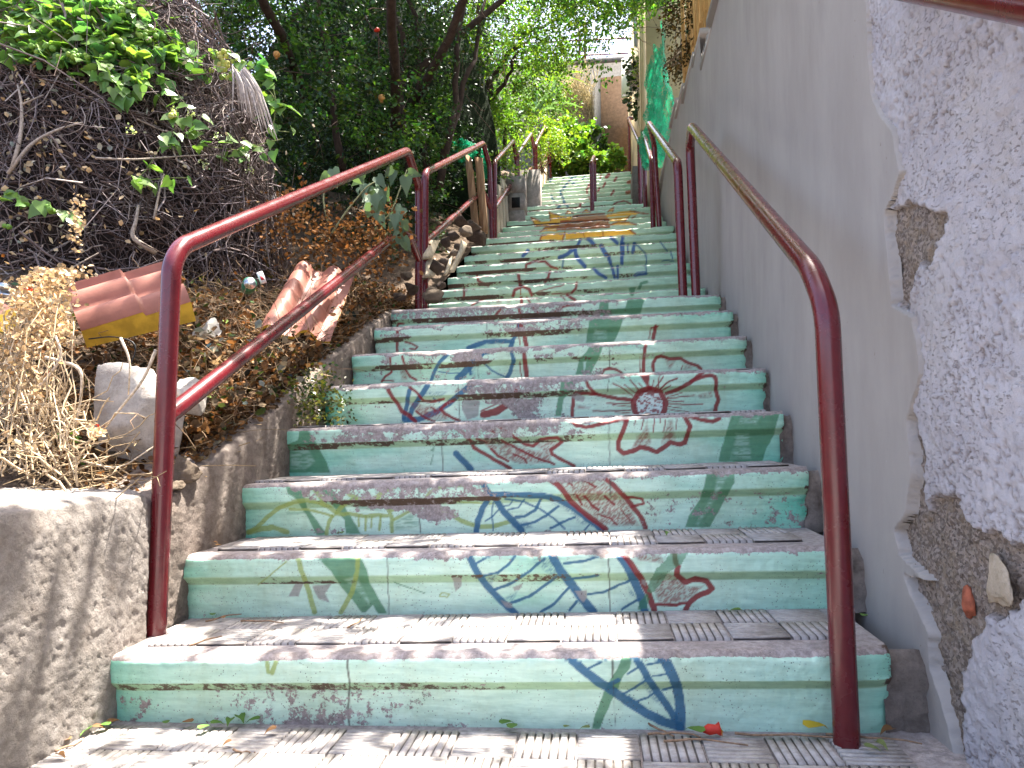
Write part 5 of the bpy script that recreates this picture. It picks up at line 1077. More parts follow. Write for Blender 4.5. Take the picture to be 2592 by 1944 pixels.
plank('half', aty(1207, 600, 4.75), aty(1187, 408, 4.75), .060, .07, M_WOOD, sp, seed=1, ragged=.03); plank('half', aty(1226, 590, 4.8), aty(1212, 405, 4.8), .065, .06, M_WOOD, sp, seed=2, ragged=.03)
bf = empty('board_fence', tuple(aty(1265, 590, 5.6)), 'row of weathered cream boards edging the steps behind the third railing', 'fence')
for k in range(8):
    y_ = 5.42 + k * .23; x_ = -.90 + .006 * k; z0 = 2.45 + (y_ - 5.2) * .48; plank('board', (x_, y_, z0 - .1), (x_ - .03, y_ + .02, z0 + .46 + .05 * math.sin(k * 2.1)), .20, .022, M_BOARD, bf, axis=(0.05, 1, .1), seed=10 + k)
lb = empty('leaning_boards', tuple(aty(1085, 720, 2.85)), 'short cream boards holding back the stones behind the second railing', 'boards')
for k, (a, c, e, f, Y, w) in enumerate(((1088, 700, 1090, 655, 2.9, .09), (1080, 655, 1100, 610, 2.95, .10), (1142, 690, 1175, 622, 3.3, .05), (1128, 695, 1140, 660, 3.2, .035))):
    plank('board', aty(a, c, Y), aty(e, f, Y + .15), w, .02, M_BOARD, lb, axis=(.5, 1, .25), seed=30 + k)
hp = empty('hollow_block_pillar', tuple(aty(1310, 550, 6.6)), 'grey hollow-block pillar with a dark hole behind the third left railing', 'pillar')
p0 = aty(1308, 560, 6.7)
for k in range(3): part_box('block', (p0[0] - .12, 6.6, p0[2] - .1 + k * .205), (p0[0] + .10, 6.95, p0[2] + .1 + k * .205), M_STUCCO, hp)
part_box('hole', (p0[0] - .045, 6.585, p0[2] + .13), (p0[0] + .05, 6.602, p0[2] + .25), mat_simple('hollow_shade', (.01, .01, .01), .9, .1), hp)  # flat black plate; its colour stands for the shade inside the hollow
p1 = aty(1345, 440, 7.6); part_box('block', (p1[0] - .14, 7.5, p1[2] - .9), (p1[0] + .12, 7.8, p1[2] + .02), M_STUCCO, hp)
cw = empty('low_cream_wall', (-.95, 9, 4.4), 'low cream parapet left of the top steps', 'wall')
for k in range(4): y_ = 7.9 + k * .62; V, F = prism([(-.92 + k * .045, y_), (-.84 + k * .045, y_), (-.80 + k * .045, y_ + .60), (-.88 + k * .045, y_ + .60)], 3.0, [3.25 + (y_ - 7.12) * .49 + .42] * 2 + [3.25 + (y_ + .6 - 7.12) * .49 + .42] * 2); part('panel', V, F, M_BOARD, cw)
# bank block at the very top left of the steps
M_NET = Mat('green_shade_net'); _c = M_NET.mix(M_NET.ramp(M_NET.noise(60, 3), .3, .7), (.0, .08, .035), (.0, .26, .115)); _a = M_NET.pbr(_c, .4, spec=.4); _t = M_NET.n('ShaderNodeBsdfTranslucent'); M_NET.set(_t, 0, (.015, .50, .24, 1)); _x = M_NET.n('ShaderNodeMixShader'); M_NET.set(_x, 0, .45); M_NET.t.links.new(_a, _x.inputs[1]); M_NET.t.links.new(_t.outputs[0], _x.inputs[2])
_tr = M_NET.n('ShaderNodeBsdfTransparent'); _y = M_NET.n('ShaderNodeMixShader'); M_NET.set(_y, 0, M_NET.ramp(M_NET.noise(110, 2), .47, .52, 0, .9)); M_NET.t.links.new(_x.outputs[0], _y.inputs[1]); M_NET.t.links.new(_tr.outputs[0], _y.inputs[2]); M_NET = M_NET.done(_y.outputs[0])
def crumple(c, r, seed):
    V, F = lump((0, 0, 0), (1, 1, 1), 5, seed, .5, planes=0); V = V * (1 + (np.abs(fbm(V * 3.5, 4, seed + 2) - .5) * 1.6))[:, None]; return V * np.array(r) + np.array(c), F
V, F = crumple(aty(1172, 380, 5.2), (.12, .12, .075), 5); tag(obj('green_net', V, F, M_NET, smooth=True), 'crumpled green netting bundle behind the split wooden post', 'net')
V, F = crumple(aty(1226, 415, 5.3), (.035, .08, .13), 8); tag(obj('green_net', V, F, M_NET, smooth=True), 'small hanging end of green netting right of the split post', 'net')
u = np.linspace(0, 1, 60); v = np.linspace(0, 1, 70); G, Hh = np.meshgrid(u, v, indexing='ij')
q = np.c_[G.ravel() * 15, Hh.ravel() * 3.5]; fold = (fbm(q, 4, 15) - .5).reshape(G.shape)
xn = .80 + .10 * G + fold * .42 * (.4 + Hh) - .05 * Hh; yn = 6.75 - .8 * G + fold * .25; zn = 4.95 - 1.25 * Hh - .15 * G * Hh + (fbm(q * .5, 3, 16) - .5).reshape(G.shape) * .2
tag(obj('green_net', np.stack([xn, yn, zn], 2).reshape(-1, 3), grid_faces(60, 70), M_NET, smooth=True), 'long sunlit green netting hanging over the end of the grey wall', 'net')
# reed screen on top of the grey wall
rs = empty('reed_screen', (.95, 3.7, 3.3), 'golden reed screen standing on top of the grey wall', 'screen')
M_REED = wood_mat('golden_reed', (.36, .20, .06), (.62, .42, .18))
for k in range(64):
    y_ = 2.72 + k * .028; x_ = .93 + R.normal() * .012; z0 = float(top(y_)) - .05; V, F = tube([(x_, y_, z0), (x_ + R.normal() * .02, y_ + R.normal() * .02, z0 + 1.15 + R.normal() * .08)], .0105 + R.random() * .004, 6); part('reed', V, F, M_REED, rs, smooth=True)
for zz in (.35, .9): V, F = tube([(.915, 2.7, 3.05 + zz), (.915, 4.5, 3.4 + zz)], .010, 6); part('binding', V, F, M_REED, rs)

# ================================================================== trees
R = np.random.default_rng(101)
def tree(name, label, base, trunks, ells, ncl, nl, spread, size, mat, seed, dry=.02, group=None, tmpl=T_OVAL, hue=.25, up=.7):
    R_ = np.random.default_rng(seed); t = empty(name, tuple(base), label, 'tree', group)
    for k, (a, c, r0, r1) in enumerate(trunks):
        p = limb_path(a, c, R_, 12, .05); V, F = tube(p, np.linspace(r0, r1, len(p)), 9); part('trunk' if k == 0 else 'limb', V, F, M_BARK, t, smooth=True)
    P, D = clump_leaves(ells, ncl, nl, spread, R_)
    V, F, C = leafV(P, size, tmpl, up=up, D=D * .6, seed=seed, cv=.3, hue=hue, dry=dry); part('crown', V, F, mat, t, kind='stuff', cols={'Col': C})
    # fine twigs inside the crown
    n = 420; w = np.array([np.prod(e[1]) for e in ells]); w = w / w.sum(); ST = []
    for e, m_ in zip(ells, R_.multinomial(n, w)):
        for q in ellips_pts(e, m_, R_, .2):
            d_ = R_.normal(size=3) * (.16, .16, .10) + np.array((0, 0, -.14)); ST.append(limb_path(q, q + d_ * 1.8, R_, 6, .03))
    V, F, k = tubes_np(np.array(ST), R_.uniform(.0025, .006, len(ST)), R_.uniform(.001, .002, len(ST))); part('twigs', V, F, M_TWIG, t, kind='stuff', cols={'Col': np.repeat(np.tile((.15, .10, .075), (len(ST), 1)) * R_.uniform(.6, 1.5, len(ST))[:, None], k, 0)})
    return t
def A(px, py, Y): return tuple(aty(px, py, Y))
dark = tree('pomegranate_tree', 'dense dark green tree with brown stems behind the first two left railings', A(1100, 470, 4.9),
    [(A(1110, 480, 4.9), A(1180, -40, 5.0), .040, .02), (A(1085, 440, 4.9), A(1010, -60, 5.1), .036, .02), (A(1040, 450, 4.6), A(960, -40, 4.6), .04, .02), (A(1120, 400, 4.9), A(1230, 0, 5.4), .035, .015), (A(870, 430, 4.3), A(800, -60, 4.2), .035, .02)],
    [((-2.15, 4.3, 2.9), (.85, .8, 1.1)), ((-1.75, 5.2, 3.9), (.75, .9, 1.2)), ((-2.9, 4.2, 3.7), (1.0, .9, 1.2)), ((-2.2, 4.6, 4.6), (1.2, 1.1, .9)), ((-1.6, 4.4, 2.45), (.42, .75, .75)), ((-2.6, 5.6, 3.2), (1.1, .7, 1.4)), ((-3.3, 5.0, 2.6), (1.0, .8, 1.0)), ((-1.5, 6.0, 3.4), (.5, .6, .8)), ((-2.5, 3.7, 3.5), (.6, .35, .8)), ((-3.8, 4.6, 4.6), (1.2, .8, 1.4)), ((-3.0, 4.0, 5.0), (1.2, .8, .9)), ((-4.6, 4.2, 3.8), (1.0, .8, 1.6)), ((-1.5, 5.6, 4.9), (.8, .8, .8))],
    3000, 26, .085, .043, M_LEAF_DARK, 201, dry=.012)
V, F = lump((-2.7, 6.6, 3.6), (1.7, .5, 2.6), 3, 44, .3, planes=0); part('dark_backing', V, F, make_soil_mat('shaded_thicket', (.006, .010, .004), (.02, .032, .012)), dark, smooth=True)  # solid lump; the thicket's inner shade is put into its dark colour
P, D = clump_leaves([((-2.1, 3.5, 3.3), (.7, .3, .9)), ((-1.55, 4.0, 3.2), (.4, .4, .7)), ((-2.7, 3.3, 3.6), (.6, .3, .6)), ((-1.35, 4.9, 3.6), (.3, .5, .7))], 230, 22, .075, np.random.default_rng(222), .2)
V, F, C = leafV(P, .046, T_OVAL, up=.8, D=D * .6, seed=223, cv=.3, hue=.25); part('outer_sprays', V, F, M_LEAF_MID, dark, kind='stuff', cols={'Col': C})
# blossom and fruit
V, F = lump(aty(952, 76, 3.6), (.03, .025, .022), 3, 4, .6); fl = part('blossom', V, F, mat_leaf('scarlet_petal', (.60, .045, .012), .35, .5), dark, cols={'Col': np.ones((len(V), 3))})
M_POM = mat_simple('pomegranate_skin', (.42, .20, .05), .45, .35, 30)
for (a, c, Y, r) in ((700, 138, 3.3, .026), (966, 248, 3.8, .028)):
    p = aty(a, c, Y); V, F = lump(p, (r, r, r), 3, 2, .05, planes=0); q_ = part('fruit', V, F, M_POM, dark, smooth=True)
    V, F = tube([p - (0, 0, r * .8), p - (0, 0, r * 1.35)], [r * .25, r * .42], 7); part('fruit_crown', V, F, M_POM, dark)
M_LEAF_SUN = mat_leaf('sunlit_green_leaf', (.13, .23, .03), .52, .4, .4)
light = tree('leaning_tree', 'tree with slanting dark stems and bright sunlit leaves arching over the steps', A(1240, 330, 7.4),
    [(A(1195, 330, 7.4), A(1235, 210, 7.4), .065, .045), (A(1235, 215, 7.4), A(1345, 70, 7.5), .042, .02), (A(1205, 300, 7.4), A(1310, 130, 7.2), .036, .015), (A(1215, 240, 7.4), A(1225, -30, 7.4), .04, .02), (A(1340, 80, 7.5), A(1480, 10, 7.3), .022, .010), (A(1300, 230, 7.3), A(1330, 200, 7.3), .015, .008)],
    [((-1.0, 7.4, 5.9), (.95, .9, .7)), ((-.35, 7.1, 5.7), (.65, .7, .42)), ((.25, 6.8, 5.75), (.55, .6, .35)), ((-1.6, 7.2, 5.2), (.6, .7, .7)), ((-.95, 7.6, 4.95), (.35, .5, .35)), ((-.5, 7.4, 5.15), (.35, .4, .22)), ((-1.9, 7.8, 6.2), (1., .9, .9)), ((.62, 6.5, 5.6), (.35, .5, .25))],
    1150, 24, .08, .047, M_LEAF_SUN, 202, dry=.0)
# hanging sprays in front of the bright gap
P = []; D = []
for (a, c, Y) in ((1500, 150, 6.4), (1470, 165, 6.4), (1520, 185, 6.4), (1485, 60, 6.2), (1540, 60, 6.3), (1590, 70, 6.2), (1450, 90, 6.2), (1400, 140, 6.3), (1420, 60, 6.2), (1560, 30, 6.2), (1515, 110, 6.3), (1600, 20, 6.2), (1350, 120, 6.4), (1380, 40, 6.2), (1440, 20, 6.2), (1500, 20, 6.2)):
    for k in range(46): P.append(aty(a + R.normal() * 22, c + R.normal() * 20, Y + R.normal() * .15)); D.append((0, 0, -.6))
V, F, C = leafV(np.array(P), .055, T_OVAL, up=.3, D=np.array(D), seed=203, cv=.3, hue=.3); part('hanging_spray', V, F, M_LEAF_SUN, light, kind='stuff', cols={'Col': C})

# ---- overhead crown of the dark tree: mostly unseen, added to shade the lower flight, gaps cut for chosen sun spots
def stairs_z(y): return np.interp(y, [-3, 0, 2.29, 3.0, 10.2, 14], [0, .17, 1.35, 1.45, 4.9, 6.2])
def lit(x, y):
    L = np.zeros(len(x))
    for (cx, cy, rx, ry, s_) in ((-.27, -.27, .58, .26, 1.0), (-.85, -.20, .20, .18, .6), (.28, -.22, .16, .10, .6), (-.06, .19, .48, .19, 1.0), (-.55, .20, .22, .08, .6), (-.02, .52, .34, .13, 1.0), (-.6, .50, .18, .05, .6), (-1.5, .28, .40, .45, .9), (-.97, -.30, .06, .25, .8), (-1.0, .02, .05, .05, .8), (-2.3, 1.5, 1.1, 1.0, .92), (-1.38, 1.75, .16, .3, .7), (-1.2, 1.1, .12, .2, .5), (.62, 2.9, .12, 2.2, .75), (.62, 1.9, .10, .5, .6), (-.98, 3.9, .10, 1.2, .5)):
        L = np.maximum(L, s_ * np.exp(-(((x - cx) / rx) ** 4 + ((y - cy) / ry) ** 4)))
    n = fbm(np.c_[x * 4.2, y * 4.2], 3, 301); L = np.maximum(L, .95 * sst(.555, .605, n) * (x < .9))
    L = np.maximum(L, .45 * sst(4.6, 5.6, y) + .35 * sst(6.2, 7.5, y))
    return L
N = 92000
gx = R.uniform(-2.4, 1.05, N); gyy = R.uniform(-1.3, 9.0, N); hz = stairs_z(gyy); hz = np.where(gx < -1.1, hz + .9, hz)
base_h = np.where(gyy < 2.2, 2.9, 2.7) + R.random(N) * 1.2
keepm = R.random(N) > lit(gx, gyy)
k_ = base_h; P = np.stack([gx + SUN[0] / SUN[2] * k_, gyy + SUN[1] / SUN[2] * k_, hz + k_], 1)
# stay above what the camera sees of the sky gap and the open stair
pxs, pys = project(P); dpt = (P - CAM) @ FW
vis = (dpt > 0) & (pys > -40) & (pxs > -60) & (pxs < 2650)
gap = vis & (pxs > 1180)
keepm &= ~(gap & (pys > 20)) & ~(vis & (P[:, 1] < 3.2))
P = P[keepm]
N2 = 32000; q = np.stack([R.uniform(-5.2, -1.5, N2), R.uniform(3.4, 7.0, N2), R.uniform(6.0, 7.4, N2)], 1); q[:, 2] += .22 * (q[:, 1] - 3.4)  # extra unseen leaf layer, added to darken the tree below
pxs, pys = project(q); q = q[((pys < -30) | (pxs < 1150)) & (fbm(q * 1.4, 3, 9) > .38)]
P = np.concatenate([P, q])
V, F, C = leafV(P, .062, (T_OVAL[0] - (0, .5, 0), T_OVAL[1]), up=1.6, droop=.1, seed=302, cv=.3, hue=.25); part('overhead_shade_crown', V, F, M_LEAF_MID, dark, kind='stuff', cols={'Col': C})
for (a, c, r0) in (((-1.75, 4.9, 3.4), (-.6, 1.2, 4.2), .05), ((-1.6, 5.0, 3.8), (.6, 2.6, 5.0), .045), ((-1.7, 5.0, 4.0), (.9, 5.2, 6.2), .04), ((-2.4, 4.4, 3.6), (-1.7, .6, 3.9), .045), ((-1.2, 3.1, 4.1), (-.2, .2, 3.9), .03)):
    p = limb_path(a, c, R, 14, .07); V, F = tube(p, np.linspace(r0, r0 * .35, len(p)), 8); part('limb', V, F, M_BARK, dark, smooth=True)

# ================================================================== shrubs further up
def shrub(name, label, cat, base, ells, ncl, nl, spread, size, mat, seed, tmpl=T_OVAL, up=.7, hue=.25, dry=0, stems=6, group=None, base_col=(1, 1, 1)):
    R_ = np.random.default_rng(seed); t = empty(name, tuple(base), label, cat, group)
    P, D = clump_leaves(ells, ncl, nl, spread, R_, .5)
    V, F, C = leafV(P, size, tmpl, up=up, D=D * .6, seed=seed, cv=.28, hue=hue, dry=dry, base=base_col); part('foliage', V, F, mat, t, kind='stuff', cols={'Col': C})
    ST = []
    for k in range(stems):
        e = ells[k % len(ells)]; ST.append(limb_path(np.array(base) + R_.normal(size=3) * (.08, .08, 0), np.array(e[0]) + R_.normal(size=3) * np.array(e[1]) * .4, R_, 7, .03))
    V, F, k = tubes_np(np.array(ST), np.full(len(ST), .010), np.full(len(ST), .004), 5); part('stems', V, F, M_TWIG, t, kind='stuff', cols={'Col': np.tile((.16, .12, .08), (len(V), 1))})
    return t
def E(px, py, Y, rx, ry, rz): return (aty(px, py, Y), (rx, ry, rz))
shrub('yellow_green_shrub', 'yellow-green small-leaved shrub behind the fourth left railing', 'shrub', A(1380, 440, 9.4), [E(1370, 340, 9.6, .40, .4, .35), E(1400, 375, 9.3, .22, .3, .26), E(1330, 380, 9.2, .30, .3, .25)], 150, 18, .09, .05, M_LEAF_LIGHT, 401, base_col=(1.25, 1.15, .6))
shrub('round_leaf_vine', 'mound of round-leaved green vine at the top left of the steps', 'vine', A(1430, 430, 10.9), [E(1435, 365, 11.0, .40, .4, .42), E(1415, 395, 10.9, .42, .4, .25), E(1470, 355, 11.2, .32, .3, .25)], 190, 16, .11, .085, M_LEAF_SUN, 402, tmpl=T_ROUND, up=.4)
shrub('pale_leaf_shrub', 'pale sunlit broad-leaved shrub in front of the tan wall', 'shrub', A(1505, 425, 10.9), [E(1505, 402, 11.0, .40, .35, .17), E(1540, 405, 10.9, .28, .3, .14), E(1460, 410, 10.9, .3, .3, .14)], 130, 15, .09, .085, M_LEAF_LIGHT, 403, tmpl=T_ROUND, up=.9, base_col=(1.1, 1.15, 1.1))
shrub('dark_creeper', 'dark green creeper climbing the foot of the tan wall', 'plant', A(1500, 380, 11.6), [E(1505, 355, 11.6, .22, .2, .26), E(1480, 350, 11.7, .2, .2, .2)], 70, 16, .08, .07, M_LEAF_DARK, 404, tmpl=T_ROUND)
shrub('sunlit_bush', 'bright sunlit bush between the leaning tree and the upper wall', 'shrub', A(1330, 330, 11.5), [E(1310, 270, 11.5, .8, .6, .7), E(1390, 300, 11.8, .6, .5, .5), E(1250, 320, 10.5, .7, .6, .6), E(1360, 230, 12.5, .7, .5, .6)], 330, 18, .11, .06, M_LEAF_LIGHT, 405, base_col=(.95, 1.05, .9))
shrub('roadside_bush', 'light green bush below the split post beside the third railing', 'shrub', A(1265, 500, 6.4), [E(1270, 440, 6.6, .16, .3, .22), E(1300, 400, 7.2, .2, .3, .2), E(1255, 480, 6.2, .12, .2, .16)], 80, 16, .07, .045, M_LEAF_LIGHT, 406)
shrub('back_hedge', 'mid green hedge on the hillside behind the leaning tree', 'hedge', A(1150, 330, 10.5), [E(1120, 250, 10.5, 1.2, .6, 1.2), E(1000, 200, 11, 1.5, .7, 1.6), E(1230, 180, 12, 1.2, .7, 1.3), E(850, 150, 10, 1.4, .7, 1.6), E(1330, 130, 13.5, .9, .6, .7), E(650, 150, 9.5, 1.5, .7, 1.8), E(350, 60, 9.0, 2.0, .8, 2.2), E(900, -40, 10, 2.0, .8, 1.5), E(1150, 60, 12, 1.5, .8, 1.3), E(50, 0, 8, 2., .8, 2.2), E(560, 40, 6.0, .9, .5, .9), E(450, -20, 6.2, 1., .5, 1.)], 2000, 20, .13, .07, M_LEAF_MID, 407)
# strap-leaved plants
def rosette(name, label, c, n, L, w, mat, seed, base=(1, 1, 1), upb=.6, stem=0):
    R_ = np.random.default_rng(seed); t = empty(name, tuple(np.array(c) - (0, 0, stem)), label, 'plant'); c = np.array(c)
    if stem: V, F = tube([c - (0, 0, stem), c + (.02, 0, 0)], [.035, .022], 8); part('stem', V, F, M_BARK, t, smooth=True)
    for k in range(n):
        f = 2.4 * k + R_.random() * .5; el = upb * (1 - k / n) + R_.normal() * .12 + .1; d_ = np.array((math.cos(f) * math.cos(el), math.sin(f) * math.cos(el), math.sin(el))); s_ = np.cross(d_, (0, 0, 1)); s_ /= np.linalg.norm(s_); l = L * R_.uniform(.75, 1.1); m = 6; V = []
        for j in range(m):
            q = j / (m - 1); p = c + d_ * l * q - np.array((0, 0, l * .55 * q * q * (1 - .4 * el))); ww = w * (math.sin(min(1, q * 1.7 + .35) * math.pi * .62) if j < m - 1 else .03); V += [p - s_ * ww, p + (0, 0, -ww * .5), p + s_ * ww]
        F = [[3 * j + a_, 3 * j + 3 + a_, 3 * j + 4 + a_, 3 * j + 1 + a_] for j in range(m - 1) for a_ in (0, 1)]; g = R_.uniform(.7, 1.3)
        part('leaf', V, F, mat, t, smooth=True, cols={'Col': np.tile(np.array(base) * g, (len(V), 1))})
    return t
rosette('dracaena', 'dracaena with drooping strap leaves beyond the second left railing', aty(1240, 290, 8.2), 46, .52, .022, M_LEAF_MID, 501, (1.1, 1.1, .8), .9, .8)
rosette('dracaena', 'second strap-leaved dracaena close behind the third left railing', aty(1275, 320, 8.0), 34, .42, .020, M_LEAF_LIGHT, 502, (.9, 1, .7), .7, .6)
rosette('agave', 'grey-green agave with upright blades in the sunlit bush', aty(1352, 290, 10.6), 22, .75, .045, M_LEAF_GREY, 503, (1.2, 1.3, 1.25), 1.3)
rosette('agave', 'smaller grey-green agave left of the dry grass', aty(1395, 265, 11.5), 18, .6, .04, M_LEAF_GREY, 504, (1.3, 1.35, 1.3), 1.2)
rosette('palm_clump', 'pale palm fronds lit by the sun left of the dry grass', aty(1400, 205, 12.2), 20, .95, .018, M_LEAF_LIGHT, 505, (1.2, 1.15, .7), .9)
# dry grass on the bank
gr = []; 
for k in range(1500):
    b0 = aty(R.normal(1462, 24), R.normal(300, 45), 12.6 + R.random() * .5); e = b0 + np.array((R.normal() * .16 - .03, R.normal() * .1, R.uniform(.12, .55))); mid = (b0 + e) / 2 + np.array((R.normal() * .03, 0, .08)); gr.append(np.array([b0, (b0 + mid) / 2 + (0, 0, .02), mid, (mid + e) / 2, e + np.array((R.normal() * .08, 0, -.06))]))
V, F, k = tubes_np(np.array(gr), np.full(len(gr), .006), np.full(len(gr), .0015)); dg = obj('dry_grass', V, F, M_TWIG, cols={'Col': np.repeat(np.array((.48, .38, .19)) * R.uniform(.6, 1.3, len(gr))[:, None], k, 0)}); stuff(dg)
V, F = lump(aty(1462, 345, 12.9), (.42, .4, .75), 4, 71, .4, planes=2); struct(obj('earth_bank', V, F, make_soil_mat('tan_earth', (.13, .085, .05), (.25, .175, .11)), smooth=True))
# fallen red pipe in the creeper
V, F = tube([aty(1468, 366, 11.0), aty(1495, 372, 10.9)], .028, 10); tag(obj('red_pipe', V, F, M_PIPE, smooth=True), 'short red pipe stub sticking out of the vine mound', 'pipe')

# ---- right side, above the grey wall
hb = shrub('hanging_bush', 'dark ivy-like bush hanging from the cream building wall', 'shrub', A(1640, 230, 8.6), [E(1610, 245, 8.6, .16, .3, .22), E(1632, 190, 8.6, .16, .3, .25), E(1625, 275, 8.4, .12, .2, .16), E(1600, 170, 8.8, .10, .2, .12)], 120, 16, .07, .055, M_LEAF_DARK, 601, tmpl=T_ROUND)
ST = []
for k in range(420):
    b0 = aty(R.normal(1650, 16), R.normal(185, 40), 8.0 + R.random() * .4); ST.append(limb_path(b0, b0 + R.normal(size=3) * (.12, .1, .14), R, 6, .04))
V, F, k = tubes_np(np.array(ST), np.full(len(ST), .005), np.full(len(ST), .002)); part('dry_twigs', V, F, M_TWIG, hb, kind='stuff', cols={'Col': np.repeat(np.array((.42, .34, .29)) * R.uniform(.6, 1.3, len(ST))[:, None], k, 0)})
P = [aty(a + R.normal() * 6, c + R.normal() * 10, 8.3) for a, c in ((1612, 145), (1620, 165), (1608, 195), (1618, 210)) for _ in range(14)]
V, F, C = leafV(np.array(P), .06, T_ROUND, seed=602, base=(1.5, 1.3, .5)); part('yellow_foliage', V, F, M_LEAF_LIGHT, hb, kind='stuff', cols={'Col': C})
rosette('palm', 'grey-green palm fronds hanging above the green netting', aty(1668, 20, 7.2), 24, .75, .016, M_LEAF_GREY, 603, (.9, 1, .8), .7)
shrub('wall_top_weeds', 'tangle of brown weeds between the netting and the reed screen', 'shrub', A(1715, 170, 5.0), [E(1708, 100, 5.4, .10, .3, .5), E(1760, 60, 4.0, .06, .2, .35), E(1735, 130, 4.6, .06, .2, .2)], 150, 16, .07, .035, M_LEAF_DRY, 604, base_col=(.35, .45, .3), dry=0)
P = [aty(a + R.normal() * 7, c + R.normal() * 9, 2.35) for a, c in ((1848, 12), (1855, 30), (1850, -6), (1838, -20), (1870, -20)) for _ in range(9)]
ov = empty('overhanging_sprig', tuple(aty(1850, -30, 2.4)), 'small green sprig hanging over the top of the grey wall', 'sprig')
V, F, C = leafV(np.array(P), .05, T_OVAL, D=np.tile((0, 0, -1.), (len(P), 1)), seed=605); part('foliage', V, F, M_LEAF_MID, ov, kind='stuff', cols={'Col': C})
V, F = tube([aty(1860, -120, 2.45), aty(1852, -20, 2.4), aty(1850, 25, 2.35)], [.006, .004, .002], 5); part('stem', V, F, M_BARK, ov)

# ================================================================== small fallen things on the paving and treads
def on_ground(px, py, step=-1):
    p = atz(px, py, 0.0)
    for _ in range(4): p = atz(px, py, step_z(step, p[0]) + .011)
    return p
def fallen(name, px, py, size, col, label, group=None, step=-1, tmpl=T_HEART, seed=0, flat=True):
    R_ = np.random.default_rng(seed); p = on_ground(px, py, step); tv = T_OVAL[0] if tmpl is T_OVAL else tmpl[0]; tf_ = [tuple(f) for f in tmpl[1]]
    V = tv * (size, size, size * 1.6) * (.75, 1, 1) - (0, size * .5, 0); a = R_.uniform(0, 6.28); ca, sa = math.cos(a), math.sin(a); V = np.c_[V[:, 0] * ca - V[:, 1] * sa, V[:, 0] * sa + V[:, 1] * ca, V[:, 2] - V[:, 2].min() + .002]
    o = obj(name, V, tf_, mat_leaf('fallen_' + name, col, .2, .6), cols={'Col': np.ones((len(V), 3))}); o.location = tuple(p); return tag(o, label, 'leaf', group)
GL = 'fallen green leaves on the landing'; i_ = 0
for (px, py, s_) in ((215, 1858, .032), (260, 1845, .030), (420, 1835, .024), (520, 1850, .032), (550, 1840, .03), (580, 1835, .03), (610, 1828, .036), (640, 1832, .03), (1285, 1840, .035), (1300, 1848, .035), (1755, 1862, .045)):
    i_ += 1; fallen('leaf', px, py, s_, (.10, .20, .035), ('green leaf among the debris at the foot of the left wall' if px < 300 else 'curled green leaf in the row at the left foot of the first riser' if px < 700 else 'small green leaf at the middle foot of the first riser' if px < 1400 else 'green leaf beside the fallen red blossom'), GL, -1, T_HEART, i_)
for (px, py, s_) in ((1480, 1850, .022), (1437, 1846, .018), (2140, 1878, .025), (2210, 1905, .03), (2232, 1895, .03)): i_ += 1; fallen('leaf', px, py, s_, (.20, .24, .08), ('tiny green leaf right of the big right post on the landing' if px > 2000 else 'tiny green leaf below the green painted stem on the first riser'), 'tiny green leaves on the landing', -1, T_HEART, i_)
fallen('leaf', 2070, 1856, .055, (.60, .42, .03), 'yellow leaf on the landing just left of the right post', None, -1, T_HEART, 55)
for (px, py, s_, st_) in ((290, 1835, .03, -1), (685, 1858, .03, -1), (575, 1888, .022, -1), (470, 1838, .03, -1), (250, 1850, .03, -1), (160, 1885, .03, -1), (155, 1920, .025, -1), (2245, 1860, .035, -1), (560, 1570, .025, 0), (2155, 1345, .025, 1), (545, 1378, .02, 1), (555, 1385, .02, 1)): i_ += 1; fallen('leaf', px, py, s_, (.24, .12, .05), ('brown dead leaf at the foot of the left wall' if px < 300 else 'brown dead leaf on the left part of the landing' if st_ < 0 and px < 900 else 'brown dead leaf beside the right railing post' if st_ < 0 else 'brown dead leaf on the first tread' if st_ == 0 else 'brown dead leaf at the right end of the second tread' if px > 1000 else 'brown dead leaf at the left end of the second tread'), 'brown dead leaves on the paving', st_, T_HEART, i_)
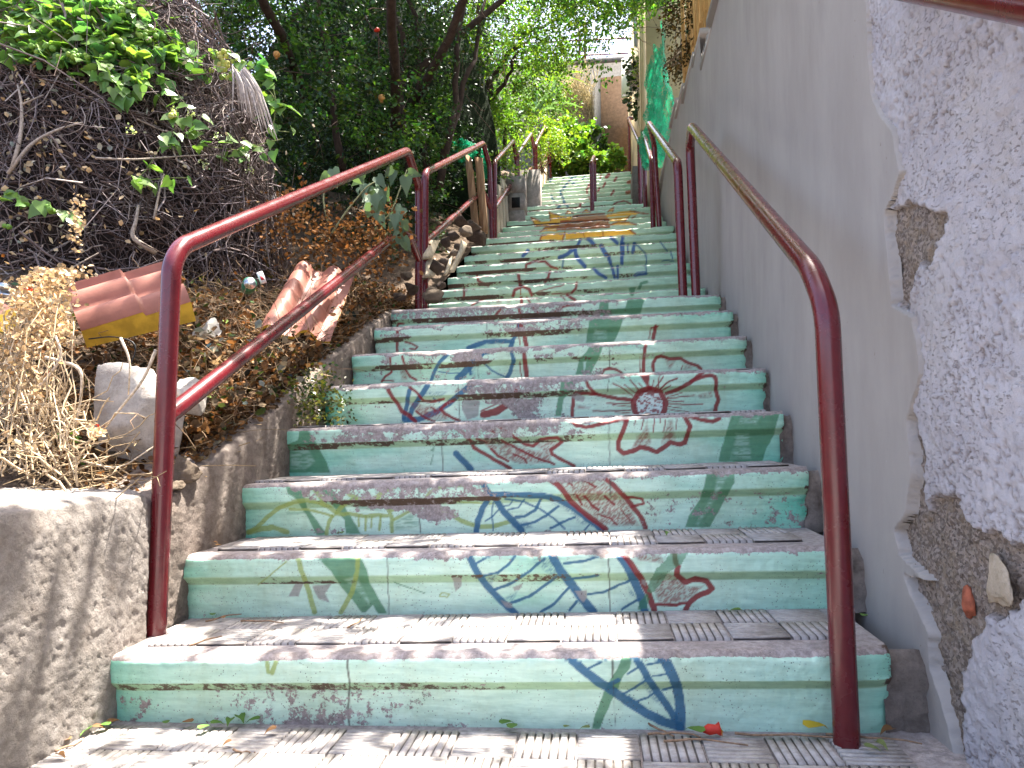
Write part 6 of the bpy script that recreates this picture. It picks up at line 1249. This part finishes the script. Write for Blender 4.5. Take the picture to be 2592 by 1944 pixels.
for (px, py, st_) in ((540, 1562, 0), (1860, 1552, 0), (2190, 1566, 0), (860, 1355, 1), (1690, 1356, 1)): i_ += 1; fallen('leaf', px, py, .028, (.11, .21, .04), ('green leaf on the left of the first tread' if px < 600 else 'green leaf right of centre on the first tread' if px == 1860 else 'green leaf behind the right post on the first tread' if px == 2190 else 'green leaf left of centre on the second tread' if px == 860 else 'green leaf right of centre on the second tread'), 'green leaves on the lower treads', st_, T_HEART, i_)
p = on_ground(1800, 1862); fb = empty('fallen_blossom', tuple(p), 'red trumpet blossom fallen at the foot of the first riser', 'blossom')
V, F = tube([p + (-.018, 0, .010), p + (-.004, 0, .012), p + (.010, 0, .013), p + (.018, 0, .014)], [.004, .011, .009, .014], 9); part('petals', V, F, mat_leaf('scarlet_petal_fallen', (.65, .05, .03), .3), fb, cols={'Col': np.ones((len(V), 3))}, smooth=True)
V, F, C = leafV(np.tile(p + (.018, 0, .014), (7, 1)), .014, T_LANCE, seed=9); part('stamens', V, F, mat_leaf('orange_stamen', (.6, .25, .03), .3), fb, cols={'Col': C})
TW = 'dry twigs fallen on the landing and treads'
for k, (a, c, e, f, st_) in enumerate(((1640, 1862, 1770, 1876, -1), (1680, 1880, 1900, 1898, -1), (1640, 1832, 1710, 1868, -1), (480, 1638, 560, 1615, 0), (610, 1575, 720, 1582, 0), (140, 1905, 210, 1868, -1), (880, 1592, 915, 1570, 0), (520, 1576, 610, 1560, 0), (590, 1900, 640, 1902, -1), (1860, 1860, 2140, 1876, -1), (2090, 1862, 2330, 1890, -1))):
    p0 = on_ground(a, c, st_); p1 = on_ground(e, f, st_); V, F = tube(limb_path(p0 + (0, 0, .003), p1 + (0, 0, .004), R, 7, .006), np.linspace(.0026, .0014, 7), 6)
    tag(obj('twig', V, F, M_TWIG, cols={'Col': np.tile((.26, .17, .11), (len(V), 1))}), ['short reddish twig just below the fallen blossom', 'long dark twig on the landing in front of the fallen blossom', 'thin twig slanting against the first riser by the painted leaf', 'curved twig at the left front of the first tread', 'flat twig at the back left of the first tread', 'pale twig at the foot of the left wall', 'hooked little twig left of centre on the first tread', 'thin twig in the back left corner of the first tread', 'tiny twig on the left of the landing', 'long thin straw running towards the right post', 'thin straw passing behind the foot of the right post'][k], 'twig', TW)
